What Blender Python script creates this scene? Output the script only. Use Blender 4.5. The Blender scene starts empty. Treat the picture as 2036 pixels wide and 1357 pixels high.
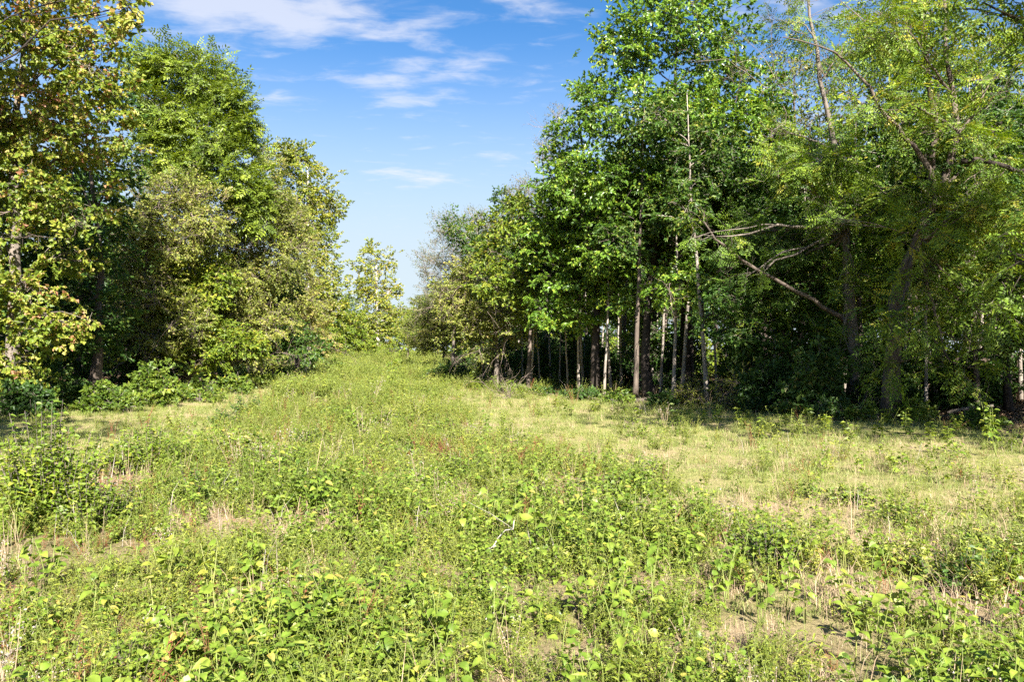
import bpy, math, random
import numpy as np

# ------------------------------------------------------------------ camera, sky, sun, exposure
scene = bpy.context.scene
C = scene.collection
F = 1527.0            # focal length in photo pixels (2036 wide)
EYE = 1.70
HOR = 700.0           # horizon row in the photo

cam_d = bpy.data.cameras.new("camera")
cam_d.sensor_width = 36.0
cam_d.lens = 36.0 * F / 2036.0
cam_d.clip_start = 0.05
cam_d.clip_end = 5000.0
cam = bpy.data.objects.new("camera", cam_d)
C.objects.link(cam)
cam.location = (0, 0, EYE)
cam.rotation_euler = (math.radians(90.0 + math.degrees(math.atan((HOR - 678.5) / F))), 0, 0)
scene.camera = cam

SUN_AZ, SUN_EL = math.radians(166.0), math.radians(36.0)
world = bpy.data.worlds.new("World")
scene.world = world
world.use_nodes = True
wn = world.node_tree
bg = wn.nodes["Background"]
sky = wn.nodes.new("ShaderNodeTexSky")
sky.sky_type = 'NISHITA'
sky.sun_disc = False
sky.sun_elevation = SUN_EL
sky.sun_rotation = SUN_AZ
sky.altitude = 100.0
sky.air_density = 1.0
sky.dust_density = 0.7
sky.ozone_density = 5.0
bg.inputs[1].default_value = 0.05


def wmath(op, a, b=None, c=None):
    n = wn.nodes.new("ShaderNodeMath"); n.operation = op
    for i, v in enumerate((a, b, c)):
        if v is None:
            continue
        if isinstance(v, (int, float)):
            n.inputs[i].default_value = v
        else:
            wn.links.new(v, n.inputs[i])
    return n.outputs[0]


# thin fair-weather clouds lying on a flat layer (x/z, y/z of the view direction)
tc = wn.nodes.new("ShaderNodeTexCoord")
sep = wn.nodes.new("ShaderNodeSeparateXYZ")
wn.links.new(tc.outputs["Generated"], sep.inputs[0])
zz = wmath('MAXIMUM', sep.outputs[2], 0.03)
pu = wmath('DIVIDE', sep.outputs[0], zz)
pv = wmath('DIVIDE', sep.outputs[1], zz)
comb = wn.nodes.new("ShaderNodeCombineXYZ")
wn.links.new(wmath('MULTIPLY', pu, 1.9), comb.inputs[0])
wn.links.new(wmath('MULTIPLY', pv, 3.0), comb.inputs[1])
no = wn.nodes.new("ShaderNodeTexNoise")
no.inputs["Scale"].default_value = 2.7
no.inputs["Detail"].default_value = 9.0
no.inputs["Roughness"].default_value = 0.58
no.inputs["Distortion"].default_value = 0.35
wn.links.new(comb.outputs[0], no.inputs["Vector"])
# cloud banks: (u, v, ru, rv, weight)
banks = [(-0.80, 2.22, .34, .13, .80), (-0.58, 2.33, .14, .10, .32), (-0.31, 2.40, .16, .07, .36), (-0.22, 2.64, .16, .08, .42),
         (-0.46, 2.80, .22, .09, .46), (-0.34, 2.98, .14, .09, .28), (-0.47, 3.12, .16, .08, .34), (-0.95, 3.05, .12, .12, .34),
         (0.02, 2.19, .16, .06, .34), (-0.63, 4.35, .20, .22, .40), (-0.40, 4.4, .12, .14, .28), (0.10, 2.86, .20, .08, .22),
         (0.12, 2.33, .06, .08, .24), (0.05, 3.9, .2, .2, .25), (-0.3, 3.6, .1, .1, .2), (-1.0, 2.55, .2, .1, .3),
         (0.9, 2.2, .5, .2, .4), (1.6, 3.2, .4, .2, .4), (-2.2, 2.6, .5, .2, .4), (-1.8, 0.6, .5, .2, .4), (0.7, -0.9, .5, .3, .4), (-0.4, -2.6, .6, .25, .4)]
acc = None
for (bu, bv, ru, rv, wgt) in banks:
    du = wmath('DIVIDE', wmath('SUBTRACT', pu, bu), ru * 1.2)
    dv = wmath('DIVIDE', wmath('SUBTRACT', pv, bv), rv * 1.35)
    r2 = wmath('ADD', wmath('MULTIPLY', du, du), wmath('MULTIPLY', dv, dv))
    g = wmath('MULTIPLY', wmath('POWER', 2.718, wmath('MULTIPLY', r2, -1.0)), wgt)
    acc = g if acc is None else wmath('ADD', acc, g)
cl = wmath('ADD', no.outputs[0], wmath('MULTIPLY', acc, 0.62))
mr = wn.nodes.new("ShaderNodeMapRange"); mr.interpolation_type = 'SMOOTHSTEP'
mr.inputs["From Min"].default_value = 0.57
mr.inputs["From Max"].default_value = 1.02
mr.inputs["To Max"].default_value = 0.66
wn.links.new(cl, mr.inputs["Value"])
up = wmath('MULTIPLY', mr.outputs[0], wmath('GREATER_THAN', sep.outputs[2], 0.02))
gam = wn.nodes.new("ShaderNodeHueSaturation")
gam.inputs["Saturation"].default_value = 1.2
gam.inputs["Value"].default_value = 1.0
wn.links.new(sky.outputs[0], gam.inputs["Color"])
mx = wn.nodes.new("ShaderNodeMixRGB")
mx.inputs[2].default_value = (5.0, 5.0, 5.3, 1)
wn.links.new(up, mx.inputs[0])
# pale moisture haze low in the sky, the same all round
hz = wn.nodes.new("ShaderNodeMapRange"); hz.interpolation_type = 'SMOOTHSTEP'
hz.inputs["From Min"].default_value = 0.09
hz.inputs["From Max"].default_value = 0.41
hz.inputs["To Min"].default_value = 0.92
hz.inputs["To Max"].default_value = 0.0
wn.links.new(sep.outputs[2], hz.inputs["Value"])
hm = wn.nodes.new("ShaderNodeMixRGB")
hm.inputs[2].default_value = (3.7, 4.25, 4.6, 1)
wn.links.new(hz.outputs[0], hm.inputs[0])
wn.links.new(gam.outputs[0], hm.inputs[1])
wn.links.new(hm.outputs[0], mx.inputs[1])
wn.links.new(mx.outputs[0], bg.inputs[0])

sun_d = bpy.data.lights.new("sun", 'SUN')
sun_d.energy = 5.0
sun_d.angle = math.radians(0.5)
sun_d.color = (1.0, 0.95, 0.86)
sun = bpy.data.objects.new("sun", sun_d)
C.objects.link(sun)
sun.rotation_euler = (math.radians(90) - SUN_EL, 0, math.pi - SUN_AZ)
sun.location = (20, -40, 40)

vs = scene.view_settings
vs.view_transform = 'Standard'
vs.look = 'None'
vs.gamma = 1.0
vs.use_curve_mapping = False
vs.exposure = 2.0
cy = scene.cycles
cy.max_bounces = 5
cy.diffuse_bounces = 3
cy.glossy_bounces = 2
cy.transmission_bounces = 3
cy.transparent_max_bounces = 4
cy.use_denoising = False
cy.caustics_reflective = False
cy.caustics_refractive = False
cy.adaptive_threshold = 0.02
cy.sample_clamp_indirect = 6.0

RNG = np.random.default_rng(11)
random.seed(5)


# ------------------------------------------------------------------ helpers
def gz(x, y):
    """height of the ground"""
    x = np.asarray(x, float); y = np.asarray(y, float)
    t = np.clip((y - 55.0) / 75.0, 0, 1)
    rise = 0.95 * t * t * (3 - 2 * t)
    n = 0.035 * np.sin(x * 0.9 + 0.6 * np.sin(y * 0.5)) + 0.03 * np.sin(y * 0.7 + 1.3 + 0.5 * np.sin(x * 0.8)) + 0.012 * np.sin(x * 3.1 + y * 2.3)
    hump = 0.10 * np.exp(-((x + 3.2 + 0.06 * (y - 10)) / 2.6) ** 2) * np.clip((y - 5) / 6, 0, 1) * np.clip((45 - y) / 20, 0, 1)
    return rise + n + hump


def vnoise(x, y, s, seed=0):
    """cheap smooth value noise 0..1"""
    x = np.asarray(x, float) / s; y = np.asarray(y, float) / s
    xi = np.floor(x).astype(np.int64); yi = np.floor(y).astype(np.int64)
    fx = x - xi; fy = y - yi
    fx = fx * fx * (3 - 2 * fx); fy = fy * fy * (3 - 2 * fy)

    def h(a, b):
        n = (a * 374761393 + b * 668265263 + seed * 974711) & 0x7fffffff
        n = ((n ^ (n >> 13)) * 1274126177) & 0x7fffffff
        return ((n ^ (n >> 16)) & 0xffff) / 65535.0
    return (h(xi, yi) * (1 - fx) + h(xi + 1, yi) * fx) * (1 - fy) + (h(xi, yi + 1) * (1 - fx) + h(xi + 1, yi + 1) * fx) * fy


def atx(px, Y):
    return (px - 1018.0) / F * Y


def atz(py, Y):
    return EYE + (HOR - py) / F * Y


def make_mesh(name, verts, loops, sizes, mats, mat_idx=None, fattr=None, smooth=False):
    """mesh from flat numpy arrays; fattr: dict of per-face float attributes"""
    me = bpy.data.meshes.new(name)
    verts = np.ascontiguousarray(verts, dtype=np.float32)
    loops = np.ascontiguousarray(loops, dtype=np.int32)
    sizes = np.ascontiguousarray(sizes, dtype=np.int32)
    me.vertices.add(len(verts)); me.vertices.foreach_set("co", verts.ravel())
    me.loops.add(len(loops)); me.loops.foreach_set("vertex_index", loops)
    starts = np.concatenate(([0], np.cumsum(sizes)[:-1])).astype(np.int32)
    me.polygons.add(len(sizes))
    me.polygons.foreach_set("loop_start", starts)
    me.polygons.foreach_set("loop_total", sizes)
    if smooth is not False:
        sm = np.ones(len(sizes), dtype=bool) if smooth is True else smooth
        me.polygons.foreach_set("use_smooth", sm)
    else:
        me.polygons.foreach_set("use_smooth", np.zeros(len(sizes), dtype=bool))
    for m in mats:
        me.materials.append(m)
    if mat_idx is not None:
        me.polygons.foreach_set("material_index", np.ascontiguousarray(mat_idx, dtype=np.int32))
    for k, v in (fattr or {}).items():
        a = me.attributes.new(k, 'FLOAT', 'FACE')
        a.data.foreach_set("value", np.ascontiguousarray(v, dtype=np.float32))
    me.update(calc_edges=True)
    return me


class MB:
    """collects polygons of one mesh"""

    def __init__(self):
        self.v = []; self.n = 0; self.l = []; self.s = []; self.m = []; self.t = []; self.sm = []

    def add(self, verts, faces, mat=0, t=0.5, smooth=False):
        verts = np.asarray(verts, float)
        self.v.append(verts)
        for f in faces:
            self.l.extend(int(i) + self.n for i in f)
            self.s.append(len(f)); self.m.append(mat); self.t.append(t); self.sm.append(smooth)
        self.n += len(verts)

    def tube(self, pts, rad, sides=6, mat=0, t=0.5, cap=True, lump=0.0):
        pts = np.asarray(pts, float); rad = np.asarray(rad, float)
        k = len(pts)
        tan = np.gradient(pts, axis=0)
        tan /= np.maximum(np.linalg.norm(tan, axis=1, keepdims=True), 1e-9)
        ref = np.array([1.0, 0, 0]) if abs(tan[0][0]) < 0.8 else np.array([0, 1.0, 0])
        ang = np.arange(sides) / sides * 2 * math.pi
        vs_ = []
        for i in range(k):
            a = ref - tan[i] * np.dot(ref, tan[i]); a /= np.linalg.norm(a); ref = a
            b = np.cross(tan[i], a)
            r = rad[i] * (1 + (lump * (RNG.random(sides) - 0.5) if lump else 0))
            vs_.append(pts[i] + (np.cos(ang) * r)[:, None] * a + (np.sin(ang) * r)[:, None] * b)
        fs = []
        for i in range(k - 1):
            for j in range(sides):
                fs.append((i * sides + j, i * sides + (j + 1) % sides, (i + 1) * sides + (j + 1) % sides, (i + 1) * sides + j))
        if cap:
            fs.append(tuple((k - 1) * sides + j for j in range(sides)))
            fs.append(tuple(reversed(range(sides))))
        self.add(np.concatenate(vs_), fs, mat, t, True)

    def mesh(self, name, mats):
        return make_mesh(name, np.concatenate(self.v), self.l, self.s, mats, self.m, {"tint": self.t}, np.array(self.sm, dtype=bool))


def tag(o, label=None, cat=None, group=None, kind=None):
    if label: o["label"] = label
    if cat: o["category"] = cat
    if group: o["group"] = group
    if kind: o["kind"] = kind
    return o


def empty(name, loc, rz=0.0, scale=1.0):
    o = bpy.data.objects.new(name, None)
    o.empty_display_size = 0.2
    C.objects.link(o)
    o.location = loc; o.rotation_euler = (0, 0, rz); o.scale = (scale,) * 3
    return o


def link(name, me, parent=None, loc=(0, 0, 0)):
    o = bpy.data.objects.new(name, me)
    C.objects.link(o)
    o.location = loc
    if parent: o.parent = parent
    return o


def copy_tree(root, loc, rz=0.0, scale=1.0):
    def rec(o, par):
        c = o.copy(); C.objects.link(c); c.parent = par
        for ch in o.children:
            rec(ch, c)
        return c
    c = rec(root, None)
    c.location = loc; c.rotation_euler = (0, 0, rz)
    c.scale = scale if isinstance(scale, tuple) else (scale,) * 3
    return c


# ------------------------------------------------------------------ materials
def leaf_material(name, stops, rough=0.5, trans=0.35, spec=0.4, big=0.18, spots=False):
    """leaf colour from the per-leaf tint, per-plant random and a slow drift over the plant"""
    m = bpy.data.materials.new(name); m.use_nodes = True
    nt = m.node_tree; N = nt.nodes; L = nt.links
    N.clear()
    out = N.new("ShaderNodeOutputMaterial")
    at = N.new("ShaderNodeAttribute"); at.attribute_name = "tint"
    oi = N.new("ShaderNodeObjectInfo")
    geo = N.new("ShaderNodeNewGeometry")
    ns = N.new("ShaderNodeTexNoise"); ns.inputs["Scale"].default_value = 0.55; ns.inputs["Detail"].default_value = 2
    L.new(geo.outputs["Position"], ns.inputs["Vector"])
    a = N.new("ShaderNodeMath"); a.operation = 'MULTIPLY_ADD'
    a.inputs[1].default_value = big * 3; a.inputs[2].default_value = -big * 1.5
    L.new(ns.outputs[0], a.inputs[0])
    b = N.new("ShaderNodeMath"); b.operation = 'ADD'
    L.new(at.outputs["Fac"], b.inputs[0]); L.new(a.outputs[0], b.inputs[1])
    c = N.new("ShaderNodeMath"); c.operation = 'MULTIPLY_ADD'
    c.inputs[1].default_value = 0.22
    L.new(oi.outputs["Random"], c.inputs[0]); L.new(b.outputs[0], c.inputs[2])
    d = N.new("ShaderNodeMath"); d.operation = 'SUBTRACT'; d.inputs[1].default_value = 0.11
    L.new(c.outputs[0], d.inputs[0])
    rp = N.new("ShaderNodeValToRGB")
    el = rp.color_ramp.elements
    el[0].position = stops[0][0]; el[0].color = (*stops[0][1], 1)
    el[1].position = stops[-1][0]; el[1].color = (*stops[-1][1], 1)
    for p, col in stops[1:-1]:
        e = el.new(p); e.color = (*col, 1)
    L.new(d.outputs[0], rp.inputs[0])
    colour = rp.outputs[0]
    if spots:
        # blotches, browning specks and paler veining on each blade
        n2 = N.new("ShaderNodeTexNoise"); n2.inputs["Scale"].default_value = 70; n2.inputs["Detail"].default_value = 4
        L.new(geo.outputs["Position"], n2.inputs["Vector"])
        r2 = N.new("ShaderNodeValToRGB")
        r2.color_ramp.elements[0].position = .60; r2.color_ramp.elements[0].color = (0, 0, 0, 1)
        r2.color_ramp.elements[1].position = .74; r2.color_ramp.elements[1].color = (.8, .8, .8, 1)
        L.new(n2.outputs[0], r2.inputs[0])
        m2 = N.new("ShaderNodeMixRGB"); m2.inputs[2].default_value = (.26, .20, .08, 1)
        L.new(r2.outputs[0], m2.inputs[0]); L.new(colour, m2.inputs[1])
        n3 = N.new("ShaderNodeTexNoise"); n3.inputs["Scale"].default_value = 28; n3.inputs["Detail"].default_value = 3
        L.new(geo.outputs["Position"], n3.inputs["Vector"])
        h3 = N.new("ShaderNodeHueSaturation")
        v3 = N.new("ShaderNodeMath"); v3.operation = 'MULTIPLY_ADD'; v3.inputs[1].default_value = 1.3; v3.inputs[2].default_value = .35
        L.new(n3.outputs[0], v3.inputs[0]); L.new(v3.outputs[0], h3.inputs["Value"])
        L.new(m2.outputs[0], h3.inputs["Color"]); colour = h3.outputs[0]
    pb = N.new("ShaderNodeBsdfPrincipled")
    pb.inputs["Roughness"].default_value = rough
    pb.inputs["Specular IOR Level"].default_value = spec
    L.new(colour, pb.inputs["Base Color"])
    tr = N.new("ShaderNodeBsdfTranslucent")
    hs = N.new("ShaderNodeHueSaturation")
    hs.inputs["Hue"].default_value = 0.485; hs.inputs["Saturation"].default_value = 1.1; hs.inputs["Value"].default_value = 1.25
    L.new(colour, hs.inputs["Color"]); L.new(hs.outputs[0], tr.inputs["Color"])
    mxs = N.new("ShaderNodeMixShader"); mxs.inputs[0].default_value = trans
    L.new(pb.outputs[0], mxs.inputs[1]); L.new(tr.outputs[0], mxs.inputs[2])
    L.new(mxs.outputs[0], out.inputs[0])
    return m


def bark_material(name, dark, light, scale=6.0, bump=0.5):
    m = bpy.data.materials.new(name); m.use_nodes = True
    nt = m.node_tree; N = nt.nodes; L = nt.links
    pb = N["Principled BSDF"]; pb.inputs["Roughness"].default_value = 0.9
    pb.inputs["Specular IOR Level"].default_value = 0.15
    tc_ = N.new("ShaderNodeTexCoord"); mp = N.new("ShaderNodeMapping")
    mp.inputs["Scale"].default_value = (scale, scale, scale * 0.22)
    L.new(tc_.outputs["Object"], mp.inputs[0])
    n1 = N.new("ShaderNodeTexNoise"); n1.inputs["Scale"].default_value = 2.5; n1.inputs["Detail"].default_value = 6; n1.inputs["Roughness"].default_value = 0.7
    L.new(mp.outputs[0], n1.inputs["Vector"])
    n2 = N.new("ShaderNodeTexNoise"); n2.inputs["Scale"].default_value = 1.1; n2.inputs["Detail"].default_value = 3
    L.new(tc_.outputs["Object"], n2.inputs["Vector"])
    ad = N.new("ShaderNodeMath"); ad.operation = 'MULTIPLY_ADD'; ad.inputs[1].default_value = 0.6
    L.new(n2.outputs[0], ad.inputs[0])
    mu = N.new("ShaderNodeMath"); mu.operation = 'MULTIPLY'; mu.inputs[1].default_value = 0.55
    L.new(n1.outputs[0], mu.inputs[0]); L.new(mu.outputs[0], ad.inputs[2])
    rp = N.new("ShaderNodeValToRGB")
    rp.color_ramp.elements[0].position = 0.40; rp.color_ramp.elements[0].color = (*dark, 1)
    rp.color_ramp.elements[1].position = 0.72; rp.color_ramp.elements[1].color = (*light, 1)
    L.new(ad.outputs[0], rp.inputs[0]); L.new(rp.outputs[0], pb.inputs["Base Color"])
    bm_ = N.new("ShaderNodeBump"); bm_.inputs["Strength"].default_value = bump; bm_.inputs["Distance"].default_value = 0.03
    L.new(n1.outputs[0], bm_.inputs["Height"]); L.new(bm_.outputs[0], pb.inputs["Normal"])
    return m


BARK = bark_material("bark_brown", (0.035, 0.027, 0.022), (0.19, 0.15, 0.12))
BARK_GREY = bark_material("bark_grey", (0.055, 0.046, 0.038), (0.24, 0.20, 0.165))
BARK_SLIM = bark_material("bark_slim", (0.12, 0.10, 0.085), (0.42, 0.36, 0.30), scale=9)
BARK_DARK = bark_material("bark_dark", (0.018, 0.014, 0.012), (0.075, 0.06, 0.05))
BARK_PALE = bark_material("bark_pale", (0.25, 0.21, 0.17), (0.62, 0.56, 0.48), scale=4)
TWIG = bark_material("dead_twig", (0.10, 0.075, 0.06), (0.27, 0.21, 0.175), scale=10, bump=0.1)

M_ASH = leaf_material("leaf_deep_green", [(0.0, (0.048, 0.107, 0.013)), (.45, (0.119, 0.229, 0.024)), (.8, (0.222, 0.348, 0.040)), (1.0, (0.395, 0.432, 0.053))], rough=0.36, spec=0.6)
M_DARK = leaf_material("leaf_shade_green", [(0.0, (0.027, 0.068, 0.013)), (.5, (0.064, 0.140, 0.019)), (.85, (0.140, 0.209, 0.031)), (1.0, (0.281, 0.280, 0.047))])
M_WALNUT = leaf_material("leaf_mid_green", [(0.0, (0.082, 0.131, 0.014)), (.5, (0.199, 0.269, 0.025)), (.85, (0.310, 0.366, 0.041)), (1.0, (0.440, 0.414, 0.053))])
M_LIME = leaf_material("leaf_yellow_green", [(0.0, (0.075, 0.132, 0.012)), (.5, (0.175, 0.252, 0.024)), (.85, (0.312, 0.336, 0.036)), (1.0, (0.450, 0.372, 0.048))])
M_AUTUMN = leaf_material("leaf_autumn", [(0.0, (0.051, 0.101, 0.013)), (.4, (0.160, 0.224, 0.023)), (.7, (0.285, 0.308, 0.042)), (.88, (0.410, 0.325, 0.095)), (1.0, (0.479, 0.235, 0.137))], big=0.22)
M_SYC = leaf_material("leaf_sycamore", [(0.0, (0.088, 0.136, 0.018)), (.4, (0.238, 0.283, 0.029)), (.75, (0.426, 0.382, 0.046)), (1.0, (0.527, 0.345, 0.069))])
M_OLIVE = leaf_material("leaf_olive", [(0.0, (0.085, 0.118, 0.019)), (.4, (0.217, 0.258, 0.040)), (.75, (0.331, 0.342, 0.068)), (1.0, (0.433, 0.336, 0.126))], big=0.22)
M_LOCUST = leaf_material("leaf_locust", [(0.0, (0.066, 0.127, 0.016)), (.45, (0.152, 0.248, 0.026)), (.8, (0.265, 0.349, 0.037)), (1.0, (0.450, 0.403, 0.060))], big=.12)
M_GREYL = leaf_material("leaf_grey_locust", [(0.0, (0.096, 0.120, 0.048)), (.5, (0.180, 0.216, 0.072)), (.8, (0.240, 0.204, 0.132)), (1.0, (0.288, 0.192, 0.156))])
M_WEED = leaf_material("leaf_weed", [(0.0, (.090, .130, .016)), (.35, (.180, .230, .028)), (.65, (.270, .305, .042)), (.90, (.38, .35, .07)), (1.0, (.46, .34, .11))], big=0.24)
M_WEEDB = leaf_material("leaf_broad_weed", [(0.0, (.075, .135, .016)), (.4, (.155, .235, .026)), (.75, (.245, .31, .042)), (.94, (.34, .345, .05)), (1.0, (.44, .34, .08))], rough=0.45, big=0.16, spots=True)
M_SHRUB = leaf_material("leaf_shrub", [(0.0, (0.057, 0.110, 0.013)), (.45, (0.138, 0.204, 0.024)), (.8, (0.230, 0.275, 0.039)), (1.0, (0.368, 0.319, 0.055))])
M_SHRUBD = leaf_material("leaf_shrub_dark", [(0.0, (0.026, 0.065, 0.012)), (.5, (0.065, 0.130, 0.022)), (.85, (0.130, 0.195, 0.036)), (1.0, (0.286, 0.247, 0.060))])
M_GRASS = leaf_material("grass_green", [(0.0, (.12, .165, .034)), (.5, (.215, .26, .062)), (.8, (.33, .32, .11)), (1.0, (.44, .36, .18))], trans=0.25)
M_STRAW = leaf_material("straw", [(0.0, (0.242, 0.171, 0.103)), (.5, (0.396, 0.292, 0.190)), (1.0, (0.528, 0.407, 0.287))], trans=0.15, rough=0.7, spec=0.2)
M_RED = leaf_material("leaf_red_weed", [(0.0, (.14, .13, .03)), (.4, (.24, .13, .05)), (.7, (.27, .085, .05)), (1.0, (.32, .17, .10))], trans=0.3)
M_SEED = leaf_material("seed_head", [(0.0, (.22, .17, .14)), (.5, (.33, .28, .24)), (1.0, (.46, .40, .36))], trans=0.2, rough=0.9, spec=0.1)
M_LITTER = leaf_material("leaf_litter", [(0.0, (.06, .038, .024)), (.5, (.17, .105, .06)), (1.0, (.36, .24, .14))], trans=0.1, rough=0.8, spec=0.2)


# ------------------------------------------------------------------ leaf shapes and sprays (arrays)
def leaf_quad(base, d, nrm, ln, wd, fold=0.25, droop=0.2):
    """diamond-ish leaf folded on its midrib: 4 vertices, 2 triangles"""
    d = d / np.linalg.norm(d)
    s = np.cross(nrm, d); s /= max(np.linalg.norm(s), 1e-6)
    n = np.cross(d, s)
    mid = base + d * ln * 0.45
    tip = base + d * ln * 0.98 - n * ln * droop
    return [base, mid + s * wd * 0.5 + n * wd * fold, tip, mid - s * wd * 0.5 + n * wd * fold]


def leaf_hex(base, d, nrm, ln, wd, fold=0.2, droop=0.25):
    """ovate leaf, 7 vertices with a midrib"""
    d = d / np.linalg.norm(d)
    s = np.cross(nrm, d); s /= max(np.linalg.norm(s), 1e-6)
    n = np.cross(d, s)
    m1 = base + d * ln * .22; m2 = base + d * ln * .58 - n * ln * droop * .3; tip = base + d * ln - n * ln * droop
    return [base, m1 + s * wd * .5 + n * wd * fold, m2 + s * wd * .42 + n * wd * fold, tip, m2 - s * wd * .42 + n * wd * fold, m1 - s * wd * .5 + n * wd * fold, m2]


class Spray:
    """small leafy twig along +X; V (n,3), tris via quads split in two, per-face tint"""

    def __init__(self):
        self.q = []; self.t = []; self.tw = []

    def leaf(self, base, d, nrm, ln, wd, t, fold=0.22, droop=0.2):
        self.q.append(leaf_quad(np.array(base, float), np.array(d, float), np.array(nrm, float), ln, wd, fold, droop)); self.t.append(t)

    def twig(self, a, b, r):
        a = np.array(a, float); b = np.array(b, float)
        d = b - a; s = np.cross(d, [0, 0, 1.0]); s /= max(np.linalg.norm(s), 1e-6)
        u = np.cross(s, d); u /= max(np.linalg.norm(u), 1e-6)
        self.tw.append([a + s * r, a - s * r * .6 + u * r, b, b])  # thin sliver; last two equal -> triangle
        self.tw.append([a - s * r * .6 + u * r, a - s * r * .6 - u * r, b, b])

    def done(self):
        self.V = np.array(self.q).reshape(-1, 4, 3)
        self.T = np.array(self.t)
        self.W = np.array(self.tw)[:, :3] if self.tw else np.zeros((0, 3, 3))
        return self


def spray_simple(seed, n=26, L=0.55, leaf=0.11, asp=0.5, spread=0.75, twig=0.006, flat=0.5, side=2):
    """branchlet with side twigs carrying simple leaves"""
    r = np.random.default_rng(seed); s = Spray()
    s.twig((0, 0, 0), (L, 0, -0.03), twig)
    nodes = []
    for k in range(side * 2):
        x = L * (0.2 + 0.7 * k / (side * 2)); sg = 1 if k % 2 else -1
        e = np.array([x + 0.25 * L * r.uniform(.6, 1.2), sg * 0.38 * L * r.uniform(.6, 1.2), r.uniform(-.12, .10) * L])
        s.twig((x, 0, -.02), e, twig * 0.6)
        nodes.append((np.array([x, 0, -.02]), e))
    nodes.append((np.array([0.15 * L, 0, 0]), np.array([L, 0, -.03])))
    for i in range(n):
        a, b = nodes[r.integers(len(nodes))]
        p = a + (b - a) * r.uniform(0.25, 1.05)
        d = (b - a) / np.linalg.norm(b - a) + r.normal(0, spread, 3) * np.array([1, 1, flat])
        d[2] -= 0.25
        nrm = np.array([.45, 0, .75]) + r.normal(0, 0.5, 3)
        ln = leaf * r.uniform(.65, 1.25)
        s.leaf(p, d, nrm, ln, ln * asp * r.uniform(.8, 1.2), float(np.clip(r.normal(.42, .2), 0, 1)), r.uniform(.1, .35), r.uniform(0, .35))
    return s.done()


def spray_pinnate(seed, nl=5, L=0.5, leaflets=6, leaf=0.055, frond=0.30, twig=0.006):
    """compound leaves: paired leaflets along drooping stalks"""
    r = np.random.default_rng(seed); s = Spray()
    s.twig((0, 0, 0), (L, 0, 0), twig)
    for k in range(nl):
        x = L * (0.2 + 0.8 * k / max(nl - 1, 1))
        yaw = (1 if k % 2 else -1) * r.uniform(.5, 1.2); pit = r.uniform(-.5, .2)
        d = np.array([math.cos(yaw) * math.cos(pit), math.sin(yaw) * math.cos(pit), math.sin(pit)])
        sd = np.cross([0, 0, 1.0], d); sd /= np.linalg.norm(sd)
        fl = frond * r.uniform(.7, 1.2); t = float(np.clip(r.normal(.45, .2), 0, 1))
        e = np.array([x, 0, 0]) + d * fl - np.array([0, 0, .12 * fl])
        s.twig((x, 0, 0), e, twig * 0.4)
        for j in range(leaflets):
            u = (j + .6) / leaflets
            p = np.array([x, 0, 0]) * (1 - u) + e * u
            for sg in (1, -1):
                dd = sd * sg + d * 0.35 + r.normal(0, .12, 3)
                s.leaf(p, dd, np.array([.45, 0, .8]) + r.normal(0, .3, 3), leaf * r.uniform(.8, 1.2), leaf * .42, min(1, max(0, t + r.normal(0, .06))), .12, .15)
        s.leaf(e, d, (0, 0, 1), leaf, leaf * .42, t, .1, .1)
    return s.done()


SPR = {
    "ash": [spray_simple(i, n=44, L=.60, leaf=.132, asp=.48, spread=.6) for i in (1, 2, 3)],
    "broad": [spray_simple(i, n=40, L=.62, leaf=.118, asp=.82, spread=.7) for i in (4, 5, 6)],
    "walnut": [spray_pinnate(i, nl=5, L=.55, leaflets=4, leaf=.165, frond=.42) for i in (7, 8, 9)],
    "locust": [spray_pinnate(i, nl=5, L=.60, leaflets=6, leaf=.092, frond=.36) for i in (10, 11, 12)],
    "small": [spray_simple(i, n=32, L=.62, leaf=.10, asp=.62, spread=.9, twig=.008, side=3) for i in (13, 14, 15)],
    "thin": [spray_simple(i, n=18, L=.70, leaf=.10, asp=.45, spread=.9, twig=.008, side=3) for i in (16, 17, 18)],
    "far": [spray_simple(i, n=12, L=.60, leaf=.26, asp=.6, spread=.8, side=1) for i in (22, 23, 24)],
    "shrub": [spray_simple(i, n=26, L=.34, leaf=.095, asp=.64, spread=.8, twig=.004) for i in (19, 20, 21)],
}


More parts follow.
